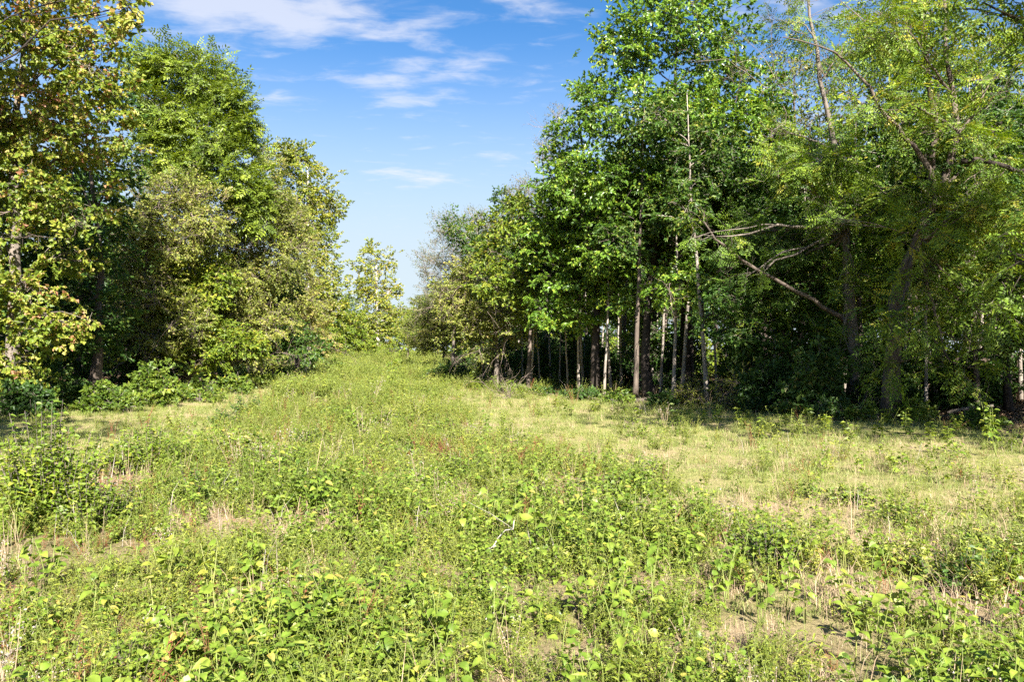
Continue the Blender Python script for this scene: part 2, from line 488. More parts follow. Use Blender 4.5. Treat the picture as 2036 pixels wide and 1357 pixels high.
def build_crown(name, pos, axis, scl, kind, mats, seed, tint_shift=None, roll=0.6):
    """one crown mesh: sprays set at pos, growing along axis"""
    r = np.random.default_rng(seed)
    N = len(pos)
    ax = axis / np.linalg.norm(axis, axis=1, keepdims=True)
    upv = np.array([0, 0, 1.0]) + r.normal(0, roll * 0.5, (N, 3))
    y = np.cross(upv, ax); y /= np.maximum(np.linalg.norm(y, axis=1, keepdims=True), 1e-6)
    z = np.cross(ax, y)
    R = np.stack([ax, y, z], axis=2) * scl[:, None, None]       # columns
    var = r.integers(len(SPR[kind]), size=N)
    sh = r.normal(0, 0.10, N) + (0 if tint_shift is None else tint_shift)
    Vq, Tq, Vw = [], [], []
    for k, sp in enumerate(SPR[kind]):
        idx = np.nonzero(var == k)[0]
        if not len(idx):
            continue
        v = np.einsum('nij,lkj->nlki', R[idx], sp.V) + pos[idx][:, None, None, :]
        Vq.append(v.reshape(-1, 4, 3)); Tq.append((sp.T[None, :] + sh[idx][:, None]).ravel())
        w = np.einsum('nij,lkj->nlki', R[idx], sp.W) + pos[idx][:, None, None, :]
        Vw.append(w.reshape(-1, 3, 3))
    Vq = np.concatenate(Vq); Tq = np.clip(np.concatenate(Tq), 0, 1); Vw = np.concatenate(Vw)
    nq, nw = len(Vq), len(Vw)
    verts = np.concatenate([Vq.reshape(-1, 3), Vw.reshape(-1, 3)])
    b = np.arange(nq) * 4
    loops = np.stack([b, b + 1, b + 2, b, b + 2, b + 3], 1).ravel()      # two folded triangles
    loops = np.concatenate([loops, np.arange(nw * 3) + nq * 4])
    sizes = np.full(nq * 2 + nw, 3)
    mi = np.concatenate([np.zeros(nq * 2, int), np.ones(nw, int)])
    tt = np.concatenate([np.repeat(Tq, 2), np.full(nw, .5)])
    return make_mesh(name, verts, loops, sizes, mats, mi, {"tint": tt})


def bez(a, b, c, n):
    t = np.linspace(0, 1, n)[:, None]
    return (1 - t) ** 2 * a + 2 * t * (1 - t) * b + t * t * c


def wobble(p, amp, r):
    q = p.copy(); k = len(p)
    q[1:-1] += np.cumsum(r.normal(0, amp, (k - 2, 3)), axis=0) * 0.5 + r.normal(0, amp * .6, (k - 2, 3))
    return q


def bare_spray(mb, start, d, ln, r, depth=3, rad=0.02, gravity=0.0):
    """leafless forking branchlet"""
    d = d / np.linalg.norm(d)
    n = 5
    pts = [start]
    dd = d.copy()
    for i in range(n - 1):
        dd = dd + r.normal(0, .14, 3) + np.array([0, 0, -gravity])
        dd /= np.linalg.norm(dd)
        pts.append(pts[-1] + dd * ln / (n - 1))
    pts = np.array(pts)
    mb.tube(pts, np.linspace(rad, rad * .45, n), 4 if rad > .012 else 3, 1, cap=False)
    if depth > 0:
        for k in range(3):
            i = r.integers(1, n)
            nd = (pts[min(i, n - 1)] - pts[i - 1]); nd /= np.linalg.norm(nd)
            bare_spray(mb, pts[i], nd + r.normal(0, .55, 3), ln * r.uniform(.45, .75), r, depth - 1, rad * .55, gravity)


def make_tree(name, base, trunk_pts, trunk_r, lobes, kind, leafmat, seed, dens=7.0, bark=None, spray=1.0, twig_mat=None, droop=0.25,
              bare=0, bare_rad=.02, shell=2.2, limbs=True, subs=5, bare_lobes=None, gravity=0.0, bare_len=1.4, sides=9, limb_k=1.0):
    """root Empty at the base; children trunk (with its limbs) and crown.
    trunk_pts, lobes are local; lobe = (x, y, z, rx, ry, rz[, density, tint shift])"""
    r = np.random.default_rng(seed)
    bark = bark or BARK
    root = empty(name, base)
    mb = MB()
    tp = np.array(trunk_pts, float)
    # smooth the trunk line
    k = 14
    ts = np.linspace(0, len(tp) - 1, k)
    sm = np.stack([np.interp(ts, np.arange(len(tp)), tp[:, j]) for j in range(3)], 1)
    sm[1:-1] = (sm[:-2] + 2 * sm[1:-1] + sm[2:]) / 4
    sm[1:-1] += r.normal(0, trunk_r * .16, (k - 2, 3))
    rr = trunk_r * (1 - 0.86 * np.linspace(0, 1, k) ** 0.9)
    rr[0] *= 1.45; rr[1] *= 1.08
    sm[0][2] -= 0.12
    mb.tube(sm, rr, sides, 0, lump=.22)
    pos, axs, scs, shs = [], [], [], []
    for lob in lobes:
        x, y, z, rx, ry, rz = lob[:6]
        dn = lob[6] if len(lob) > 6 else 1.0
        tsft = lob[7] if len(lob) > 7 else 0.0
        c = np.array([x, y, z])
        R = np.array([rx, ry, rz])
        p_ = 1.6
        area = 4 * math.pi * (((rx * ry) ** p_ + (rx * rz) ** p_ + (ry * rz) ** p_) / 3) ** (1 / p_)
        n = max(8, int(area * dens * dn / spray ** 2))
        d = r.normal(0, 1, (n, 3)); d /= np.linalg.norm(d, axis=1, keepdims=True)
        rad = r.random(n) ** (1 / shell) * (1 + .22 * r.normal(0, 1, n) * (r.random(n) < .45))
        # lumpy outline: radius varies slowly with direction
        ph = r.uniform(0, 6.28, 6)
        lump = 1 + .16 * np.sin(3.1 * d[:, 0] * 2 + ph[0]) * np.sin(2.7 * d[:, 1] * 2 + ph[1]) + .14 * np.sin(4.5 * d[:, 2] + ph[2] + 3 * d[:, 0]) + .10 * np.sin(7 * d[:, 0] + ph[3]) * np.sin(7 * d[:, 2] + ph[4])
        p = c + d * R * (rad * lump)[:, None]
        # holes
        hole = np.sin(p[:, 0] * 1.9 + ph[0]) * np.sin(p[:, 1] * 2.1 + ph[1]) * np.sin(p[:, 2] * 2.3 + ph[2])
        keep = (hole < .38) | (r.random(n) < .25)
        keep &= p[:, 2] > 0.15
        p = p[keep]; d = d[keep]
        a = d * 0.9 + r.normal(0, .45, d.shape) + np.array([0, 0, -droop])
        a[:, 2] += 0.25 * np.clip(d[:, 2], 0, 1)
        pos.append(p - a / np.linalg.norm(a, axis=1, keepdims=True) * 0.25 * spray); axs.append(a)
        scs.append(spray * r.uniform(.75, 1.25, len(p))); shs.append(np.full(len(p), tsft))
        if limbs:
            zt = sm[:, 2]
            hz = np.clip(z - 0.55 * (math.hypot(x - sm[-1][0], y - sm[-1][1]) + rz) - .3, zt[1] + .25 * (zt[-1] - zt[1]), zt[-1] * .97)
            i = int(np.clip(np.searchsorted(zt, hz), 1, k - 1))
            st = sm[i]
            mid = st * .5 + c * .5 + np.array([0, 0, .12 * np.linalg.norm(c - st)]) * r.uniform(-.6, 1.2)
            lp = wobble(bez(st, mid, c, 9), .05 * max(.6, np.linalg.norm(c - st) * .3), r)
            r0 = min(rr[i] * .55, .02 + .013 * limb_k * np.linalg.norm(c - st)) * min(1, limb_k + .2); lr = np.linspace(r0, max(r0 * .28, .012), 9)
            mb.tube(lp, lr, 6, 0, cap=False)
            for q in range(subs):
                j = r.integers(4, 9)
                if len(p) == 0: break
                e = p[r.integers(len(p))]
                s0 = lp[j]
                m2 = (s0 + e) / 2 + r.normal(0, .12, 3) * np.linalg.norm(e - s0)
                mb.tube(wobble(bez(s0, m2, e, 6), .03, r), np.linspace(lr[j] * .6, .006, 6), 4, 0, cap=False)
    if bare:
        for q in range(bare):
            lob = (bare_lobes or lobes)[r.integers(len(bare_lobes or lobes))]
            c = np.array(lob[:3]); R = np.array(lob[3:6])
            d = r.normal(0, 1, 3); d[1] = -abs(d[1]) * .9; d /= np.linalg.norm(d)
            st = c + d * R * .55
            bare_spray(mb, st, d + np.array([0, -.2, .25]), bare_len * r.uniform(.7, 1.3), r, 3, bare_rad, gravity)
    link("trunk", mb.mesh(name + "_trunk", [bark, twig_mat or TWIG]), root)
    if pos:
        pos = np.concatenate(pos); axs = np.concatenate(axs); scs = np.concatenate(scs); shs = np.concatenate(shs)
        cm = build_crown(name + "_crown", pos, axs, scs, kind, [leafmat, twig_mat or bark], seed + 1, shs)
        link("crown", cm, root)
    return root


def hero(name, label, cat, Y, base_px, base_X=None, trunk=None, r=.2, lobes=(), kind="ash", mat=None, seed=1, group=None, **kw):
    """tree standing Y metres out; lobes read as (px, py, rpx, rpy[, dY, density, tint])"""
    X = atx(base_px, Y) if base_X is None else base_X
    g = float(gz(X, Y))
    L = []
    for lb in lobes:
        px, py, rx, ry = lb[:4]
        dY = lb[4] if len(lb) > 4 else 0.0
        D = Y + dY
        w = rx / F * D; h = ry / F * D
        rest = lb[5:] if len(lb) > 5 else ()
        L.append((atx(px, D) - X, dY, atz(py, D) - g, w, max(min(w, h * 1.3), .5 * w), h) + tuple(rest))
    top = max(l[2] for l in L)
    if trunk is None:
        tp = [(0, 0, 0), (.1, .05, top * .3), (0, .1, top * .6), (np.mean([l[0] for l in L]) * .6, 0, top * .93)]
    else:
        tp = [(atx(px, Y + dy) - X, dy, atz(py, Y + dy) - g) for (px, py, dy) in trunk]
        tp[0] = (tp[0][0], tp[0][1], 0)
    root = make_tree(name, (X, Y, g), tp, r, L, kind, mat, seed, **kw)
    tag(root, label, cat, group)
    return root



# ------------------------------------------------------------------ layout of the clearing
RL = ([-60, 5, 14.8, 17.3, 20, 24.7, 27.3, 32, 38, 50, 65, 105, 140, 400], [14, 11.5, 10.2, 10.2, 9.2, 7.0, 5.2, 3.6, 0.4, -3.0, -6.0, -12, -15, -40])
LL = ([-60, 10, 20, 26, 35, 47, 65, 118, 140, 400], [-16, -14.5, -13.8, -13.0, -14.5, -16.4, -17.8, -25, -27, -60])
ML = ([2, 6.5, 8.65, 10.4, 13, 17, 26, 38, 60, 90], [2.0, 1.9, 1.6, 1.0, .2, -.9, -2.5, -5, -9.5, -14])
PR = ([0, 8, 10.8, 13.7, 17, 22, 26, 32, 40, 60], [-5.4, -5.6, -5.4, -5.3, -6.2, -7.4, -8.2, -9.8, -13, -18])


def rline(y): return np.interp(y, *RL)
def lline(y): return np.interp(y, *LL)


def sstep(a, b, x):
    t = np.clip((x - a) / (b - a), 0, 1)
    return t * t * (3 - 2 * t)


PATCHES = [(-1.42, 6.1, .32, .22), (-.95, 5.35, .30, .30), (2.32, 5.35, .28, .35), (-2.4, 11.3, .9, .8), (-3.1, 11.0, .5, .4), (.45, 5.25, .25, .3), (.3, 4.3, .25, .2),
           (-1.2, 12.0, .6, .5), (1.9, 7.4, .7, .5), (3.2, 6.6, .6, .5), (2.9, 5.0, .5, .3), (-2.7, 4.0, .45, .35), (-.5, 8.4, .4, .4), (-3.0, 7.6, .5, .3), (1.4, 4.55, .4, .22), (-4.8, 9.2, .4, .8), (-2.1, 7.3, .5, .35), (.9, 8.3, .4, .5), (-.7, 6.0, .35, .3), (1.15, 5.6, .3, .35), (-3.6, 5.3, .3, .3), (3.0, 8.0, .8, .4), (-1.9, 9.4, .5, .4), (.2, 9.6, .35, .4)]


def zones(x, y):
    """mown (short grass) and litter (wood floor) weights, and bare straw patches"""
    x = np.asarray(x, float); y = np.asarray(y, float)
    wig = (vnoise(x, y, 1.3, 3) - .5) * 1.5 + (vnoise(x, y, .4, 4) - .5) * .5
    m1 = sstep(-.5, .6, x - np.interp(y, *ML) + wig) * sstep(46, 28, y)
    m1 *= sstep(6.0, 9.5, y + wig) * .42 + .58
    pl = sstep(.35, -.35, x - np.interp(y, *PR) + wig * .45) * sstep(50, 30, y)
    far = np.exp(-(((x + 11.4) / 1.9) ** 4 + ((y - 71) / 15.0) ** 4))
    mown = np.clip(np.maximum(np.maximum(m1, pl), far), 0, 1)
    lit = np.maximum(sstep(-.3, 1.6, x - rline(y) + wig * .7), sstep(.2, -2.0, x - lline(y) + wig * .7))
    bare = np.zeros_like(x)
    for (cx, cy_, rx, ry) in PATCHES:
        bare = np.maximum(bare, np.exp(-(((x - cx + wig * .15) / rx) ** 2 + ((y - cy_) / ry) ** 2)))
    return mown, lit, bare


# ------------------------------------------------------------------ ground sheet
def ground_material():
    m = bpy.data.materials.new("ground_soil_thatch"); m.use_nodes = True
    nt = m.node_tree; N = nt.nodes; L = nt.links
    pb = N["Principled BSDF"]; pb.inputs["Roughness"].default_value = 0.95; pb.inputs["Specular IOR Level"].default_value = 0.1
    geo = N.new("ShaderNodeNewGeometry")

    def noise(s, d=5, r=.6):
        n = N.new("ShaderNodeTexNoise"); n.inputs["Scale"].default_value = s; n.inputs["Detail"].default_value = d; n.inputs["Roughness"].default_value = r
        L.new(geo.outputs["Position"], n.inputs["Vector"]); return n.outputs[0]

    def ramp(src, stops):
        rp = N.new("ShaderNodeValToRGB"); el = rp.color_ramp.elements
        el[0].position = stops[0][0]; el[0].color = (*stops[0][1], 1); el[1].position = stops[-1][0]; el[1].color = (*stops[-1][1], 1)
        for p, c in stops[1:-1]:
            e = el.new(p); e.color = (*c, 1)
        L.new(src, rp.inputs[0]); return rp.outputs[0]

    def mix(f, a, b):
        x = N.new("ShaderNodeMixRGB")
        L.new(f, x.inputs[0]) if not isinstance(f, float) else setattr(x.inputs[0], "default_value", f)
        L.new(a, x.inputs[1]); L.new(b, x.inputs[2]); return x.outputs[0]

    def attr(n):
        a = N.new("ShaderNodeAttribute"); a.attribute_name = n; return a.outputs["Fac"]
    weed = ramp(noise(18, 8, .7), [(.32, (.05, .042, .022)), (.46, (.13, .11, .05)), (.56, (.20, .165, .075)), (.70, (.30, .225, .13))])
    grass = ramp(noise(26, 8, .75), [(.30, (.10, .095, .04)), (.45, (.20, .195, .066)), (.55, (.27, .255, .09)), (.70, (.37, .315, .155))])
    straw = ramp(noise(40, 8, .75), [(.30, (.18, .12, .07)), (.5, (.33, .245, .15)), (.7, (.44, .335, .215))])
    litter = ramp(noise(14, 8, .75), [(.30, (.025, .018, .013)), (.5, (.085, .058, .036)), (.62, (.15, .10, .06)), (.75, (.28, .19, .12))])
    tan = ramp(noise(.9, 5, .6), [(.46, (0, 0, 0)), (.66, (.8, .8, .8))])
    g2 = mix(tan, grass, straw)
    col = mix(attr("mown"), weed, g2)
    col = mix(attr("bare"), col, straw)
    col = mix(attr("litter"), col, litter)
    L.new(col, pb.inputs["Base Color"])
    b = N.new("ShaderNodeBump"); b.inputs["Strength"].default_value = .7; b.inputs["Distance"].default_value = .03
    L.new(noise(30, 8, .7), b.inputs["Height"]); L.new(b.outputs[0], pb.inputs["Normal"])
    return m


def build_ground():
    xs = np.unique(np.concatenate([np.linspace(-1500, -60, 20), np.linspace(-60, -20, 41), np.linspace(-20, 14, 90), np.linspace(14, 60, 47), np.linspace(60, 1500, 20)]))
    ys = np.unique(np.concatenate([np.linspace(-600, -20, 16), np.linspace(-20, 2, 23), np.linspace(2, 45, 115), np.linspace(45, 140, 64), np.linspace(140, 3000, 30)]))
    X, Y = np.meshgrid(xs, ys)
    Z = gz(X, Y)
    v = np.stack([X.ravel(), Y.ravel(), Z.ravel()], 1)
    nx, ny = len(xs), len(ys)
    i, j = np.meshgrid(np.arange(nx - 1), np.arange(ny - 1))
    a = (j * nx + i).ravel()
    loops = np.stack([a, a + 1, a + nx + 1, a + nx], 1).ravel()
    me = make_mesh("ground", v, loops, np.full(len(a), 4), [ground_material()], smooth=True)
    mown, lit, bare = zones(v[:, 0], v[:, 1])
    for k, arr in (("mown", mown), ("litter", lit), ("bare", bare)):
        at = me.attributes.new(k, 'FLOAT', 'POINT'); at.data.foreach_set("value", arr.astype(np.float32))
    o = link("ground", me)
    tag(o, "weedy clearing floor of soil, thatch and short grass running between the trees", "ground", kind="structure")


build_ground()


# ------------------------------------------------------------------ ground cover (uncountable): scattered small plants
def scatter(name, label, cat, protos, P, rot, scl, var):
    me = bpy.data.meshes.new(name)
    me.vertices.add(len(P)); me.vertices.foreach_set("co", np.ascontiguousarray(P, dtype=np.float32).ravel())
    a = me.attributes.new("rot", 'FLOAT_VECTOR', 'POINT'); a.data.foreach_set("vector", np.ascontiguousarray(rot, dtype=np.float32).ravel())
    a = me.attributes.new("scl", 'FLOAT', 'POINT'); a.data.foreach_set("value", np.ascontiguousarray(scl, dtype=np.float32))
    a = me.attributes.new("var", 'INT', 'POINT'); a.data.foreach_set("value", np.ascontiguousarray(var, dtype=np.int32))
    o = link(name, me)
    ng = bpy.data.node_groups.new(name, 'GeometryNodeTree')
    ng.interface.new_socket(name="Geometry", in_out='INPUT', socket_type='NodeSocketGeometry')
    ng.interface.new_socket(name="Geometry", in_out='OUTPUT', socket_type='NodeSocketGeometry')
    N = ng.nodes; L = ng.links
    gi = N.new("NodeGroupInput"); go = N.new("NodeGroupOutput")
    jn = N.new("GeometryNodeJoinGeometry")
    for pm in protos:
        po = bpy.data.objects.new(pm.name, pm)
        ob = N.new("GeometryNodeObjectInfo"); ob.inputs["Object"].default_value = po
        g2 = N.new("GeometryNodeGeometryToInstance")
        L.new(ob.outputs["Geometry"], g2.inputs[0]); L.new(g2.outputs[0], jn.inputs[0])
    ip = N.new("GeometryNodeInstanceOnPoints"); ip.inputs["Pick Instance"].default_value = True

    def na(n, t):
        x = N.new("GeometryNodeInputNamedAttribute"); x.data_type = t; x.inputs["Name"].default_value = n; return x.outputs["Attribute"]
    L.new(gi.outputs[0], ip.inputs["Points"]); L.new(jn.outputs[0], ip.inputs["Instance"])
    L.new(na("var", 'INT'), ip.inputs["Instance Index"])
    L.new(na("rot", 'FLOAT_VECTOR'), ip.inputs["Rotation"])
    L.new(na("scl", 'FLOAT'), ip.inputs["Scale"])
    L.new(ip.outputs[0], go.inputs[0])
    md = o.modifiers.new("scatter", 'NODES'); md.node_group = ng
    tag(o, label, cat, kind="stuff")
    return o


def weed_proto(name, seed, stems, height, nleaf, leaf, asp, mat, lean=.5, stem_mat=None, tint=.42, sd=.18):
    r = np.random.default_rng(seed); mb = MB()
    for s in range(stems):
        az = r.uniform(0, 6.28); h = height * r.uniform(.55, 1.1); ln = lean * r.uniform(.2, 1.2)
        p0 = np.array([r.normal(0, .025), r.normal(0, .025), -.02])
        p2 = p0 + np.array([math.cos(az) * ln * h, math.sin(az) * ln * h, h])
        p1 = (p0 + p2) / 2 + np.array([-math.cos(az), -math.sin(az), 0]) * .12 * h
        pts = bez(p0, p1, p2, 4)
        mb.tube(pts, np.linspace(.0028, .0012, 4), 3, 1, .5, cap=False)
        for i in range(nleaf):
            u = .15 + .85 * (i + r.random()) / nleaf
            p = (1 - u) ** 2 * p0 + 2 * u * (1 - u) * p1 + u * u * p2
            aa = i * 2.4 + r.normal(0, .4)
            d = np.array([math.cos(aa), math.sin(aa), r.uniform(-.35, .55)])
            l_ = leaf * r.uniform(.6, 1.25) * (1.15 - .45 * u)
            q = leaf_quad(p, d, np.array([0, 0, 1.0]) + r.normal(0, .35, 3), l_, l_ * asp, r.uniform(.08, .3), r.uniform(0, .4))
            fc = [(0, 1, 2), (0, 2, 3)]
            if leaf > .05:
                q = leaf_hex(p, d, np.array([0, 0, 1.0]) + r.normal(0, .35, 3), l_, l_ * asp, r.uniform(.05, .25), r.uniform(0, .4))
                fc = [(0, 1, 2, 6), (6, 2, 3), (0, 6, 4, 5), (6, 3, 4)]
            mb.add(q, fc, 0, float(np.clip(r.normal(tint, sd), 0, 1)))
    return mb.mesh(name, [mat, stem_mat or M_GRASS])


def tuft_proto(name, seed, blades, height, width, mat, lay=.5, spread=.05):
    r = np.random.default_rng(seed); mb = MB()
    for b in range(blades):
        az = r.uniform(0, 6.28); h = height * r.uniform(.4, 1.15); ln = lay * r.uniform(.3, 1.6)
        d = np.array([math.cos(az), math.sin(az), 0]); s = np.array([-d[1], d[0], 0]) * width * r.uniform(.6, 1.3)
        p0 = np.array([r.normal(0, spread), r.normal(0, spread), -.01])
        p1 = p0 + d * ln * h * .35 + np.array([0, 0, h * .65 / (1 + ln * .5)])
        p2 = p0 + d * ln * h * 1.1 + np.array([0, 0, h * (1.0 - .45 * min(ln, 1.6))])
        p2[2] = max(p2[2], .008)
        mb.add([p0 - s, p0 + s, p1 + s * .8, p1 - s * .8, p2], [(0, 1, 2, 3), (3, 2, 4)], 0, float(np.clip(r.normal(.45, .22), 0, 1)))
    return mb.mesh(name, [mat])


def seed_proto(name, seed, mat, stemmat, height=.4, n=60):
    r = np.random.default_rng(seed); mb = MB()
    for s in range(4):
        az = r.uniform(0, 6.28); p0 = np.zeros(3); h = height * r.uniform(.6, 1.1)
        p2 = np.array([math.cos(az) * .25 * h, math.sin(az) * .25 * h, h]); pts = bez(p0, p2 * .5 + r.normal(0, .02, 3), p2, 4)
        mb.tube(pts, np.linspace(.003, .0012, 4), 3, 1, .5, cap=False)
        for i in range(n // 4):
            u = r.uniform(.45, 1.05); p = p2 * u + r.normal(0, .022, 3)
            mb.add(leaf_quad(p, r.normal(0, 1, 3), r.normal(0, 1, 3), .014 * r.uniform(.6, 1.4), .010, .2, .2), [(0, 1, 2), (0, 2, 3)], 0, r.random())
    return mb.mesh(name, [mat, stemmat])


BANDS = [(1.6, 5.5), (5.5, 9), (9, 14), (14, 24), (24, 40), (40, 72), (72, 120)]


def sample(dens, seed, scales, fn, xmargin=1.2):
    """points with density dens[band] * fn(x, y); returns xyz, band scale"""
    r = np.random.default_rng(seed); P, S = [], []
    for (a, b), dn, sc in zip(BANDS, dens, scales):
        if dn <= 0: continue
        w = lambda y: .667 * 1.12 * y + xmargin
        n = int((b - a) * 2 * w(b) * dn)
        y = r.uniform(a, b, n); x = r.uniform(-1, 1, n) * w(b)
        k = np.abs(x) < w(y); x, y = x[k], y[k]
        k = (x > lline(y) - 1.5) & (x < rline(y) + 2.5); x, y = x[k], y[k]
        pr = fn(x, y); k = r.random(len(x)) < pr; x, y = x[k], y[k]
        P.append(np.stack([x, y, gz(x, y)], 1)); S.append(np.full(len(x), sc))
    P = np.concatenate(P); S = np.concatenate(S)
    n = len(P)
    rot = np.stack([r.normal(0, .12, n), r.normal(0, .12, n), r.uniform(0, 6.283, n)], 1)
    return P, rot, S * r.uniform(.7, 1.3, n) * (.62 + .85 * vnoise(P[:, 0], P[:, 1], 1.1, 91)), r


def f_weed(x, y):
    m, l, b = zones(x, y)
    n = vnoise(x, y, .9, 21) * .6 + vnoise(x, y, .35, 22) * .4
    return np.clip((1 - m * .93) * (1 - b * .95) * (1 - l * .75) * sstep(.36, .56, n), 0, 1)


def f_mid(x, y):
    m, l, b = zones(x, y)
    n = vnoise(x, y, 1.4, 31) * .65 + vnoise(x, y, .45, 32) * .35
    return np.clip((1 - m * .95) * (1 - b) * (1 - l * .6) * sstep(.50, .62, n), 0, 1)


def f_grass(x, y):
    m, l, b = zones(x, y)
    return np.clip((.30 + .7 * m) * (1 - b * .85) * (1 - l * .85) * (.35 + .65 * sstep(.3, .6, vnoise(x, y, .8, 41))), 0, 1)


def f_straw(x, y):
    m, l, b = zones(x, y)
    return np.clip((.34 + .40 * m * sstep(.42, .72, vnoise(x, y, 1.1, 51)) + .9 * b) * (1 - l * .8), 0, 1)


def f_red(x, y):
    m, l, b = zones(x, y)
    s = 0 * x
    for (cx, cy_, rr) in [(-.1, 11.5, .8), (-.6, 11.9, .6), (.35, 10.9, .5), (-4.3, 8.4, .7), (-3.3, 6.9, .7), (-2.7, 4.3, .6), (-1.1, 4.6, .3), (-5.0, 15.5, .8), (-3.4, 20, 1.0), (3.5, 5.2, .4)]:
        s = np.maximum(s, np.exp(-(((x - cx) / rr) ** 2 + ((y - cy_) / rr) ** 2)))
    return np.clip(s + .06, 0, 1) * (1 - .8 * m)


def f_lit(x, y):
    m, l, b = zones(x, y)
    return np.clip(l, 0, 1)


WEEDS = [weed_proto("w1", 1, 7, .21, 12, .036, .62, M_WEED, .9), weed_proto("w2", 2, 8, .20, 12, .028, .55, M_WEED, 1.1), weed_proto("w3", 3, 6, .25, 14, .038, .7, M_WEED, .6),
         weed_proto("w4", 4, 9, .22, 14, .022, .5, M_WEED, .9, tint=.5), weed_proto("w6", 6, 9, .26, 30, .020, .28, M_WEED, .6, tint=.5), weed_proto("w7", 7, 6, .30, 10, .062, .22, M_WEED, .45, tint=.4),
         weed_proto("w5", 5, 5, .27, 15, .032, .5, M_WEED, .5, tint=.36)]
P, rot, S, r_ = sample((105, 90, 60, 28, 13, 5, 2.2), 101, (.92, .98, 1.1, 1.45, 2.0, 2.9, 4.0), f_weed)
scatter("weed_cover", "low mat of small-leaved yellow-green weeds covering the clearing", "weeds", WEEDS, P, rot, S, r_.choice(7, len(P), p=[.2, .2, .16, .14, .1, .1, .1]))
nw = len(P)
MID = [weed_proto("m1", 11, 3, .32, 9, .054, .72, M_WEEDB, .45), weed_proto("m2", 12, 4, .27, 8, .052, .8, M_WEEDB, .7), weed_proto("m3", 13, 3, .36, 11, .053, .6, M_WEEDB, .3, tint=.5)]
P, rot, S, r_ = sample((58, 44, 18, 5, 2, .6, 0), 102, (.9, 1, 1.1, 1.3, 1.7, 2.4, 3.4), f_mid)
scatter("broad_leaved_weeds", "patches of broader-leaved green weeds mixed through the low mat", "weeds", MID, P, rot, S, r_.integers(0, 3, len(P)))
GR = [tuft_proto("g1", 21, 22, .13, .0022, M_GRASS, .7), tuft_proto("g2", 22, 26, .09, .002, M_GRASS, 1.0, .07), tuft_proto("g3", 23, 16, .13, .0024, M_GRASS, .6)]
P, rot, S, r_ = sample((110, 105, 105, 80, 34, 8, 2), 103, (.75, .75, .75, .85, 1.15, 2.0, 3.0), f_grass)
scatter("short_grass", "short pale green grass on the mown strips and between weeds", "grass", GR, P, rot, S, r_.integers(0, 3, len(P)))
ST = [tuft_proto("s1", 31, 20, .12, .0020, M_STRAW, 1.6, .08), tuft_proto("s2", 32, 18, .12, .0018, M_STRAW, 2.4, .10), tuft_proto("s3", 33, 10, .24, .0018, M_STRAW, .5, .04)]
P, rot, S, r_ = sample((70, 60, 46, 22, 9, 2.4, 1), 104, (.85, .85, .7, .65, .85, 1.8, 3.0), f_straw)
scatter("dry_straw", "dry tan cut straw and dead grass lying among the weeds", "straw", ST, P, rot, S, r_.choice(3, len(P), p=[.47, .50, .03]))
SK = [tuft_proto("k1", 34, 5, .50, .0016, M_STRAW, .25, .03), tuft_proto("k2", 35, 4, .42, .0015, M_SEED, .35, .03)]
P, rot, S, r_ = sample((7, 6, 4, 1.6, .6, .1, 0), 107, (.9, 1, 1, 1.1, 1.3, 1.6, 2), lambda x, y: np.clip((1 - .7 * zones(x, y)[0]) * sstep(.4, .7, vnoise(x, y, .7, 81)), 0, 1))
scatter("dry_stalks", "thin upright dry stalks sticking out of the weeds", "stalks", SK, P, rot, S, r_.integers(0, 2, len(P)))
RD = [weed_proto("r1", 41, 5, .30, 8, .03, .4, M_RED, .5, stem_mat=M_RED), weed_proto("r2", 42, 6, .22, 8, .026, .45, M_RED, .8, stem_mat=M_RED)]
P, rot, S, r_ = sample((30, 26, 20, 9, 4, 1, 0), 105, (.9, 1, 1.1, 1.4, 1.8, 2.4, 3), f_red)
scatter("red_stemmed_weeds", "patches of reddish-stemmed rusty weeds in the mat", "weeds", RD, P, rot, S, r_.integers(0, 2, len(P)))
SD = [seed_proto("f1", 51, M_SEED, M_STRAW), seed_proto("f2", 52, M_SEED, M_STRAW, .3, 40)]
P, rot, S, r_ = sample((5, 4.5, 2.6, 1.0, .3, 0, 0), 106, (.9, 1, 1.1, 1.3, 1.6, 2, 2), lambda x, y: f_weed(x, y) * sstep(.5, .7, vnoise(x, y, .8, 61)))
scatter("faded_seed_heads", "faded greyish seed heads on thin dry stalks among the weeds", "seed heads", SD, P, rot, S, r_.integers(0, 2, len(P)))


def litter_proto(name, seed):
    r = np.random.default_rng(seed); mb = MB()
    for i in range(16):
        p = np.array([r.normal(0, .22), r.normal(0, .22), r.uniform(.005, .035)])
        mb.add(leaf_quad(p, np.array([r.normal(), r.normal(), r.normal(0, .15)]), np.array([0, 0, 1.0]) + r.normal(0, .3, 3), .10 * r.uniform(.6, 1.2), .06, r.uniform(0, .4), r.uniform(-.1, .2)), [(0, 1, 2), (0, 2, 3)], 0, r.random())
    return mb.mesh(name, [M_LITTER])


r0 = np.random.default_rng(7)
n = 9000
y = r0.uniform(8, 62, n); sd = r0.random(n) < .72
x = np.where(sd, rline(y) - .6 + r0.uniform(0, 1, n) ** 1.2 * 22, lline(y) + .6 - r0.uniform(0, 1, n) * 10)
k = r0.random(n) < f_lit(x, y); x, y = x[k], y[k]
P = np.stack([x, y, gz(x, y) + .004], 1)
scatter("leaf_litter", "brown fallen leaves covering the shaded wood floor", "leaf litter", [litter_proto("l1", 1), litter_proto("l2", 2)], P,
        np.stack([0 * x, 0 * x, r0.uniform(0, 6.28, len(x))], 1), r0.uniform(.9, 1.6, len(x)), r0.integers(0, 2, len(x)))
